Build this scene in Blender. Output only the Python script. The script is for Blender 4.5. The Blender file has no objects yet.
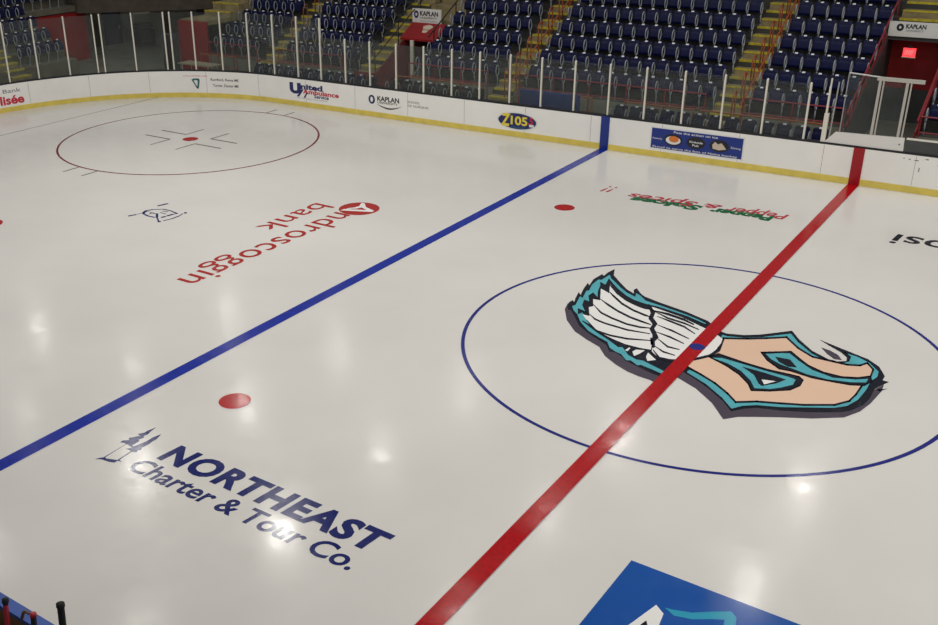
import bpy, math, random, json
from mathutils import Vector, Matrix
random.seed(7)
SC = bpy.context.scene
COL = SC.collection
PI = math.pi

# ------------------------------------------------------------------ helpers
class MB:
    """collects shapes and links them as one mesh object"""
    def __init__(self): self.v = []; self.f = []
    def add(self, vs, fs):
        n = len(self.v); self.v += [tuple(v) for v in vs]; self.f += [[i + n for i in f] for f in fs]; return self
    def box(self, x0, x1, y0, y1, z0, z1):
        return self.add([(x0,y0,z0),(x1,y0,z0),(x1,y1,z0),(x0,y1,z0),(x0,y0,z1),(x1,y0,z1),(x1,y1,z1),(x0,y1,z1)],
                        [[0,3,2,1],[4,5,6,7],[0,1,5,4],[1,2,6,5],[2,3,7,6],[3,0,4,7]])
    def hexa(self, bottom, top):
        return self.add(list(bottom) + list(top), [[0,3,2,1],[4,5,6,7],[0,1,5,4],[1,2,6,5],[2,3,7,6],[3,0,4,7]])
    def prism_x(self, prof, x0, x1):
        """prof: (y, z) polygon extruded along x"""
        n = len(prof)
        vs = [(x0, y, z) for y, z in prof] + [(x1, y, z) for y, z in prof]
        fs = [list(range(n))[::-1], [n + i for i in range(n)]] + [[i, (i+1) % n, n + (i+1) % n, n + i] for i in range(n)]
        return self.add(vs, fs)
    def prism_y(self, prof, y0, y1):
        n = len(prof)
        vs = [(x, y0, z) for x, z in prof] + [(x, y1, z) for x, z in prof]
        fs = [list(range(n)), [n + i for i in range(n)][::-1]] + [[i, n + i, n + (i+1) % n, (i+1) % n] for i in range(n)]
        return self.add(vs, fs)
    def tube(self, pts, r, n=8, closed=False):
        P = [Vector(p) for p in pts]; m = len(P); rings = []
        up = Vector((0.13, 0.31, 0.94))
        prev = None
        for i in range(m):
            if closed: t = P[(i+1) % m] - P[i-1]
            else: t = P[min(i+1, m-1)] - P[max(i-1, 0)]
            t.normalize()
            a = prev if prev is not None else up
            if abs(a.dot(t)) > .98: a = Vector((1, 0.1, 0))
            a = (a - t * a.dot(t)).normalized(); prev = a
            b = t.cross(a)
            rr = r[i] if isinstance(r, (list, tuple)) else r
            rings.append([P[i] + (a * math.cos(2*PI*k/n) + b * math.sin(2*PI*k/n)) * rr for k in range(n)])
        vs = [v for g in rings for v in g]; fs = []
        for i in range(m if closed else m - 1):
            j = (i + 1) % m
            for k in range(n): fs.append([i*n + k, i*n + (k+1) % n, j*n + (k+1) % n, j*n + k])
        if not closed: fs += [list(range(n))[::-1], [(m-1)*n + k for k in range(n)]]
        return self.add(vs, fs)
    def build(self, name, mat, parent=None, smooth=False, bevel=0):
        me = bpy.data.meshes.new(name); me.from_pydata(self.v, [], self.f); me.update()
        me.materials.append(mat)
        if smooth:
            for p in me.polygons: p.use_smooth = True
        o = bpy.data.objects.new(name, me); COL.objects.link(o)
        if parent is not None: o.parent = parent
        if bevel:
            b = o.modifiers.new('bevel', 'BEVEL'); b.width = bevel; b.segments = 2; b.limit_method = 'ANGLE'
        return o

def tag(o, label=None, cat=None, group=None, kind=None):
    if label: o['label'] = label
    if cat: o['category'] = cat
    if group: o['group'] = group
    if kind: o['kind'] = kind
    return o
def empty(name, loc=(0,0,0), rz=0):
    o = bpy.data.objects.new(name, None); o.location = loc; o.rotation_euler = (0,0,rz); o.empty_display_size = .1
    COL.objects.link(o); return o
def copy_tree(o, parent=None):
    c = o.copy(); COL.objects.link(c)
    if parent is not None: c.parent = parent
    for ch in list(o.children): copy_tree(ch, c)
    return c
ORD = ['first','second','third','fourth','fifth','sixth','seventh','eighth','ninth','tenth','eleventh','twelfth','thirteenth','fourteenth','fifteenth','sixteenth','seventeenth','eighteenth','nineteenth','twentieth']

# ------------------------------------------------------------------ materials
def mat(name, col, rough=.5, metal=0, spec=.5, var=0, scale=3, ior=None, bump=0, emit=0):
    m = bpy.data.materials.new(name); m.use_nodes = True
    nt = m.node_tree; b = nt.nodes['Principled BSDF']
    b.inputs['Base Color'].default_value = (*col, 1); b.inputs['Roughness'].default_value = rough
    b.inputs['Metallic'].default_value = metal; b.inputs['Specular IOR Level'].default_value = spec
    if ior: b.inputs['IOR'].default_value = ior
    if emit:
        b.inputs['Emission Color'].default_value = (*col, 1); b.inputs['Emission Strength'].default_value = emit
    if var:
        tc = nt.nodes.new('ShaderNodeTexCoord'); no = nt.nodes.new('ShaderNodeTexNoise'); rp = nt.nodes.new('ShaderNodeValToRGB')
        no.inputs['Scale'].default_value = scale; no.inputs['Detail'].default_value = 6
        nt.links.new(tc.outputs['Object'], no.inputs['Vector']); nt.links.new(no.outputs['Fac'], rp.inputs['Fac'])
        rp.color_ramp.elements[0].position = .3; rp.color_ramp.elements[1].position = .7
        rp.color_ramp.elements[0].color = (*[c*(1-var) for c in col], 1); rp.color_ramp.elements[1].color = (*[min(1, c*(1+var)) for c in col], 1)
        nt.links.new(rp.outputs['Color'], b.inputs['Base Color'])
        if bump:
            bp = nt.nodes.new('ShaderNodeBump'); bp.inputs['Strength'].default_value = bump; bp.inputs['Distance'].default_value = .02
            nt.links.new(no.outputs['Fac'], bp.inputs['Height']); nt.links.new(bp.outputs['Normal'], b.inputs['Normal'])
    return m
ICE_ROUGH = (.095, .25)
def ice_paint(name, col, var=.06, scale=.35):
    """paint frozen into the ice: colour under one wet sheet, the same gloss everywhere, skate scuffs in the roughness"""
    m = bpy.data.materials.new(name); m.use_nodes = True
    nt = m.node_tree; b = nt.nodes['Principled BSDF']; L = nt.links.new
    geo = nt.nodes.new('ShaderNodeNewGeometry')
    no = nt.nodes.new('ShaderNodeTexNoise'); no.inputs['Scale'].default_value = scale; no.inputs['Detail'].default_value = 5
    L(geo.outputs['Position'], no.inputs['Vector'])
    rp = nt.nodes.new('ShaderNodeValToRGB'); rp.color_ramp.elements[0].position = .3; rp.color_ramp.elements[1].position = .7
    rp.color_ramp.elements[0].color = (*[c*(1-var) for c in col], 1); rp.color_ramp.elements[1].color = (*[c*(1+var*.4) for c in col], 1)
    L(no.outputs['Fac'], rp.inputs['Fac']); L(rp.outputs['Color'], b.inputs['Base Color'])
    n2 = nt.nodes.new('ShaderNodeTexNoise'); n2.inputs['Scale'].default_value = 1.7; n2.inputs['Detail'].default_value = 8; n2.inputs['Roughness'].default_value = .7
    L(geo.outputs['Position'], n2.inputs['Vector'])
    mr = nt.nodes.new('ShaderNodeMapRange'); mr.inputs['From Min'].default_value = .35; mr.inputs['From Max'].default_value = .65
    mr.inputs['To Min'].default_value = ICE_ROUGH[0]; mr.inputs['To Max'].default_value = ICE_ROUGH[1]
    L(n2.outputs['Fac'], mr.inputs['Value']); L(mr.outputs['Result'], b.inputs['Roughness'])
    n3 = nt.nodes.new('ShaderNodeTexNoise'); n3.inputs['Scale'].default_value = 9; n3.inputs['Detail'].default_value = 3
    L(geo.outputs['Position'], n3.inputs['Vector'])
    bp = nt.nodes.new('ShaderNodeBump'); bp.inputs['Strength'].default_value = .05; bp.inputs['Distance'].default_value = .01
    L(n3.outputs['Fac'], bp.inputs['Height']); L(bp.outputs['Normal'], b.inputs['Normal'])
    b.inputs['IOR'].default_value = 1.31; b.inputs['Specular IOR Level'].default_value = .33
    return m
M = {}
M['ice'] = ice_paint('ice_white', (.725,.704,.668), .07, .22)
M['line_red'] = ice_paint('line_red', (.44,.003,.006), .25, 14)
M['line_red_thin'] = ice_paint('line_red_thin', (.20,.025,.03))
M['line_blue'] = ice_paint('line_blue', (.010,.028,.33), .25, 6)
M['line_navy'] = ice_paint('line_navy', (.02,.025,.20))
M['line_grey'] = ice_paint('line_grey', (.22,.18,.17))
M['black'] = ice_paint('ink_black', (.008,.009,.018))
M['emblem_shadow'] = ice_paint('ink_plum', (.075,.06,.085))
M['teal'] = ice_paint('ink_teal', (.10,.43,.50), .15, 3)
M['peach'] = ice_paint('ink_peach', (.80,.55,.40))
M['white'] = ice_paint('ink_white', (.86,.85,.83))
M['ink_navy'] = ice_paint('ink_navy', (.012,.018,.13))
M['ink_rust'] = ice_paint('ink_rust', (.40,.022,.015))
M['ink_red'] = ice_paint('ink_red', (.48,.04,.06))
M['ink_green'] = ice_paint('ink_green', (.01,.13,.045))
M['ink_royal'] = ice_paint('ink_royal', (.012,.085,.36))
M['ink_cyan'] = ice_paint('ink_cyan', (.03,.33,.48))
M['board'] = mat('board_white', (.95,.935,.90), .35, var=.03, scale=1.2)
M['kick'] = mat('kick_yellow', (.78,.62,.12), .4, var=.1)
M['cap'] = mat('cap_black', (.012,.012,.018), .5)
M['stripe_blue'] = mat('stripe_blue', (.010,.032,.24), .3)
M['stripe_red'] = mat('stripe_red', (.36,.006,.014), .3)
M['print_black'] = mat('print_black', (.012,.012,.02), .45)
M['print_navy'] = mat('print_navy', (.015,.02,.13), .45)
M['print_red'] = mat('print_red', (.60,.02,.05), .45)
M['print_yellow'] = mat('print_yellow', (.85,.68,.06), .45)
M['print_white'] = mat('print_white', (.82,.82,.82), .45)
M['print_orange'] = mat('print_orange', (.75,.20,.03), .45)
M['print_tan'] = mat('print_tan', (.65,.55,.42), .45)
M['print_teal'] = mat('print_teal', (.02,.13,.13), .45)
M['print_grey'] = mat('print_grey', (.22,.22,.24), .45)
M['print_cyan'] = mat('print_cyan', (.03,.30,.42), .45)
M['post'] = mat('post_cream', (.80,.76,.66), .35, spec=.6)
M['frame'] = mat('frame_grey', (.50,.48,.43), .4)
M['steel'] = mat('brushed_steel', (.55,.55,.55), .35, .6)
M['seat'] = mat('seat_navy', (.003,.0055,.050), .42, var=.3, scale=9, spec=.25)
M['seat_black'] = mat('seat_black', (.01,.011,.013), .4)
M['standard'] = mat('cast_grey', (.36,.38,.42), .4)
M['plate_glint'] = mat('plate_glint_white', (.9,.92,.98), .3)
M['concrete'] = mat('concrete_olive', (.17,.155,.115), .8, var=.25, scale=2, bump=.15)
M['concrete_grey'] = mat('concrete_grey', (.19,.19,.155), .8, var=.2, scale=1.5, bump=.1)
M['concrete_shade'] = mat('concrete_shade', (.055,.055,.05), .8, var=.25, scale=2, bump=.1)  # terrace concrete with the shade between seat rows put into its colour
M['stair'] = mat('stair_tan', (.30,.24,.12), .8, var=.3, scale=3, bump=.15)
M['nosing'] = mat('nosing_yellow', (.55,.45,.03), .6, var=.25, scale=8)
M['rail_rust'] = mat('rail_rust', (.36,.085,.02), .45, var=.25, scale=7)
M['rail_red'] = mat('rail_red', (.26,.022,.03), .45)
M['rail_black'] = mat('rail_black', (.014,.014,.016), .4)
M['wall_red'] = mat('wall_red', (.33,.010,.010), .55, var=.15, scale=.8)
M['wall_maroon'] = mat('wall_maroon', (.20,.022,.026), .6, var=.15)
M['canopy_red'] = mat('canopy_red', (.30,.004,.006), .5, var=.1)
M['dark'] = mat('dark_grey', (.022,.022,.026), .7, var=.2)
M['slate'] = mat('slate_grey', (.06,.065,.065), .6, var=.15)
M['beam'] = mat('beam_brown', (.10,.075,.055), .7, var=.25, scale=2)
M['rubber'] = mat('rubber_grey', (.09,.09,.085), .8, var=.2)
M['sign'] = mat('sign_white', (.80,.785,.75), .4)
M['blue_vinyl'] = mat('vinyl_blue', (.02,.05,.24), .4, var=.15)
M['near_blue'] = mat('near_board_blue', (.015,.075,.36), .4, var=.1)
M['exit'] = mat('exit_red', (1.0,.05,.06), .4, emit=1.3)
M['lamp_glow'] = mat('lamp_glow', (1,.95,.85), .4, emit=2)
M['wood'] = mat('table_beige', (.42,.36,.26), .5)
M['navy_door'] = mat('door_navy', (.025,.027,.06), .5)
M['tape'] = mat('tape_black', (.01,.01,.01), .8)
M['shaft_red'] = mat('shaft_red', (.42,.02,.03), .4)
M['shaft_brown'] = mat('shaft_brown', (.16,.08,.035), .5)
def glass_mat():
    m = bpy.data.materials.new('rink_glass'); m.use_nodes = True; nt = m.node_tree
    for n in list(nt.nodes):
        if n.type != 'OUTPUT_MATERIAL': nt.nodes.remove(n)
    out = [n for n in nt.nodes if n.type == 'OUTPUT_MATERIAL'][0]
    tr = nt.nodes.new('ShaderNodeBsdfTransparent'); tr.inputs[0].default_value = (.84,.87,.84,1)
    df = nt.nodes.new('ShaderNodeBsdfDiffuse'); df.inputs[0].default_value = (.52,.56,.57,1)
    gl = nt.nodes.new('ShaderNodeBsdfGlossy'); gl.inputs['Roughness'].default_value = .05
    fr = nt.nodes.new('ShaderNodeFresnel'); fr.inputs[0].default_value = 1.3
    no = nt.nodes.new('ShaderNodeTexNoise'); no.inputs['Scale'].default_value = 2.5
    mr = nt.nodes.new('ShaderNodeMapRange'); mr.inputs['To Min'].default_value = .012; mr.inputs['To Max'].default_value = .05
    a = nt.nodes.new('ShaderNodeMixShader'); b = nt.nodes.new('ShaderNodeMixShader'); L = nt.links.new
    L(no.outputs['Fac'], mr.inputs['Value']); L(mr.outputs['Result'], a.inputs[0])
    L(tr.outputs[0], a.inputs[1]); L(df.outputs[0], a.inputs[2])
    L(fr.outputs[0], b.inputs[0]); L(a.outputs[0], b.inputs[1]); L(gl.outputs[0], b.inputs[2]); L(b.outputs[0], out.inputs['Surface'])
    return m
M['glass'] = glass_mat()

# ------------------------------------------------------------------ lettering
def text_mesh(txt, bold=0.0, spacing=1.0, shear=0.0):
    """returns verts (x, y) scaled so that the cap height is 1 and x starts at 0, plus faces and total width"""
    cu = bpy.data.curves.new('lettering', 'FONT'); cu.body = txt; cu.offset = bold; cu.space_character = spacing; cu.shear = shear
    cu.resolution_u = 4; cu.fill_mode = 'FRONT' if hasattr(cu, 'fill_mode') else cu.fill_mode
    o = bpy.data.objects.new('lettering', cu); COL.objects.link(o)
    bpy.context.view_layer.update()
    dg = bpy.context.evaluated_depsgraph_get()
    me = bpy.data.meshes.new_from_object(o.evaluated_get(dg))
    vs = [(v.co.x, v.co.y) for v in me.vertices]; fs = [list(p.vertices) for p in me.polygons]
    bpy.data.objects.remove(o); bpy.data.curves.remove(cu); bpy.data.meshes.remove(me)
    x0 = min(v[0] for v in vs); cap = CAP
    vs = [((x - x0) / cap, y / cap) for x, y in vs]
    return vs, fs, max(v[0] for v in vs)
CAP = 1.0
_v, _f, _w = text_mesh('H'); CAP = max(v[1] for v in _v)
def flat_text(name, txt, p0, dirx, width, height, z, m, parent, bold=0.0, spacing=1.0, shear=0.0, skew=0.0):
    """lettering lying on the ice: p0 = start of baseline, dirx = reading direction, cap height and total width in metres"""
    vs, fs, w = text_mesh(txt, bold, spacing, shear)
    d = Vector((dirx[0], dirx[1])).normalized(); u = Vector((-d.y, d.x))
    b = MB(); b.add([(*(Vector(p0) + d * (x * width / w + y * height * skew) + u * (y * height)), z) for x, y in vs], fs)
    return b.build(name, m, parent)

# ------------------------------------------------------------------ camera, light
cam = bpy.data.cameras.new('camera'); co = bpy.data.objects.new('camera', cam); COL.objects.link(co)
co.location = (5.4562, -17.9796, 8.7019); co.rotation_mode = 'XYZ'
co.rotation_euler = (1.15069206, 0.01978435, 0.62050252)
cam.sensor_fit = 'HORIZONTAL'; cam.sensor_width = 36; cam.lens = 1011.0959 / 938 * 36
cam.shift_x = (469 - 380.2656) / 938; cam.shift_y = (317.958 - 312.5) / 938
cam.clip_end = 300
SC.camera = co
SC.view_settings.view_transform = 'Standard'; SC.view_settings.look = 'None'; SC.view_settings.gamma = 1
SC.view_settings.exposure = 0; SC.view_settings.use_curve_mapping = False
w = bpy.data.worlds.new('bounce_fill'); w.use_nodes = True; SC.world = w  # even fill added in place of light bounced inside the closed arena
w.node_tree.nodes['Background'].inputs[0].default_value = (.95,.97,1,1); w.node_tree.nodes['Background'].inputs[1].default_value = .20
LAMP_W = 121
for ix, X in enumerate((-33.2,-26.6,-20,-13.3,-6.6,0,6.6,13.2)):
    for Y in (-9.7,-3.85,2.05,7.75,13.7):
        if X < -30 and abs(Y) > 9: continue
        li = bpy.data.lights.new('high_bay_lamp', 'AREA'); li.shape = 'DISK'; li.size = .5; li.energy = LAMP_W * ({(-13.3,2.05):2.1,(-20,2.05):1.9,(0,13.7):1.0,(0,7.75):1.0,(-20,7.75):.75,(-6.6,2.05):.45,(-6.6,7.75):.5,(-13.3,7.75):.55,(-13.3,13.7):.5,(-6.6,13.7):.8,(-20,13.7):.5,(-20,-3.85):.3,(-20,-9.7):.5,(-13.3,-3.85):.8,(-26.6,7.75):.5,(-26.6,2.05):.5}.get((X,Y), random.uniform(.92,1.05) if (Y < 0 or X > 1) else random.uniform(.75,.95))) * (.6 if X < -25 else 1); li.color = (1,.965,.90)
        li.spread = math.radians(172)
        o = bpy.data.objects.new('high_bay_lamp', li); o.location = (X, Y, 11); COL.objects.link(o)

# ------------------------------------------------------------------ ice sheet and everything frozen into it
HX, HY, RC = 30.48, 12.95, 8.53
def rink_outline(n=24):
    pts = []
    for cx_, cy_, a0 in ((HX-RC, HY-RC, 0), (-HX+RC, HY-RC, PI/2), (-HX+RC, -HY+RC, PI), (HX-RC, -HY+RC, 1.5*PI)):
        for k in range(n + 1):
            a = a0 + PI/2 * k / n; pts.append((cx_ + RC*math.cos(a), cy_ + RC*math.sin(a)))
    return pts
ro = rink_outline()
b = MB(); n = len(ro)
b.add([(x, y, 0) for x, y in ro] + [(x, y, -.1) for x, y in ro], [list(range(n)), [n+i for i in range(n)][::-1]] + [[i, n+i, n+(i+1) % n, (i+1) % n] for i in range(n)])
ice = b.build('floor', M['ice'])
tag(ice, 'glossy white ice sheet with painted lines, circles and sponsor marks', 'ice rink', kind='structure')
Z = .0012
def poly_decal(name, polys, level, m, parent, label=None):
    b = MB()
    for p in polys:
        b.add([(x, y, level * Z) for x, y in p], [list(range(len(p)))])
    o = b.build(name, m, parent)
    for p in o.data.polygons:
        if p.normal.z < 0: p.flip()
    if label: o['label'] = label
    return o
def rect(x0, x1, y0, y1): return [(x0,y0),(x1,y0),(x1,y1),(x0,y1)]
def ring_decal(name, c, r, wdt, level, m, parent, label=None, a0=0, a1=2*PI, n=160):
    b = MB(); vs = []; fs = []
    for k in range(n + 1):
        a = a0 + (a1-a0) * k / n
        vs += [(c[0] + (r-wdt/2)*math.cos(a), c[1] + (r-wdt/2)*math.sin(a), level*Z), (c[0] + (r+wdt/2)*math.cos(a), c[1] + (r+wdt/2)*math.sin(a), level*Z)]
    for k in range(n): fs.append([2*k, 2*k+1, 2*k+3, 2*k+2])
    o = b.add(vs, fs).build(name, m, parent)
    if label: o['label'] = label
    return o
def disc(c, r, n=48): return [(c[0] + r*math.cos(2*PI*k/n), c[1] + r*math.sin(2*PI*k/n)) for k in range(n)]
def line_part(name, polys, level, m, label): return poly_decal(name, polys, level, M[m], ice, label)

line_part('center_line', [rect(-.15,.15,-12.95,12.95)], 12, 'line_red', 'wide red line across the middle of the ice')
line_part('center_dot', [disc((0,0), .15)], 13, 'line_navy', 'small dark blue dot on the wide red line')
line_part('blue_line', [rect(-7.92,-7.62,-12.95,12.95)], 3, 'line_blue', 'wide blue line across the ice')
line_part('goal_line', [rect(-27.16,-27.11,-11.35,11.35)], 2, 'line_grey', 'thin line across the far end of the ice')
ring_decal('center_circle', (0,0), 4.56, .075, 2, M['line_navy'], ice, 'thin blue circle around the winged foot emblem')
E0 = (-20.72, 6.76)
ring_decal('faceoff_circle', E0, 4.55, .075, 2, M['line_red_thin'], ice, 'thin dark red circle at the far left')
line_part('faceoff_spot', [disc((-6.09,6.63), .28)], 2, 'line_red', 'round red spot beyond the thin blue circle, near the far boards')
line_part('faceoff_spot', [disc((-6.08,-6.62), .29)], 2, 'line_red', 'round red spot beside the tree and lettering mark')
line_part('faceoff_spot', [disc(E0, .28)], 2, 'line_red', 'red spot in the middle of the far red circle')
line_part('faceoff_spot', [disc((-18.72,-3.0), .46)], 2, 'line_red', 'red spot cut by the left edge')
marks = []
for sx in (-1, 1):
    for sy in (-1, 1):
        x0, y0 = E0[0] + sx*.62, E0[1] + sy*.40
        marks += [rect(min(x0, x0+sx*1.25), max(x0, x0+sx*1.25), y0-.045, y0+.045), rect(x0-.035, x0+.035, min(y0, y0+sy*.92), max(y0, y0+sy*.92))]
line_part('faceoff_marks', marks, 2, 'line_grey', 'four thin corner marks around the far red spot')
hm = []
for sy in (-1, 1):
    for dx in (-.45, .45):
        y0 = E0[1] + sy*4.58; hm.append(rect(E0[0]+dx-.04, E0[0]+dx+.04, min(y0, y0+sy*.62), max(y0, y0+sy*.62)))
line_part('hash_marks', hm, 2, 'line_grey', 'short thin ticks on the rim of the far red circle')

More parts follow.
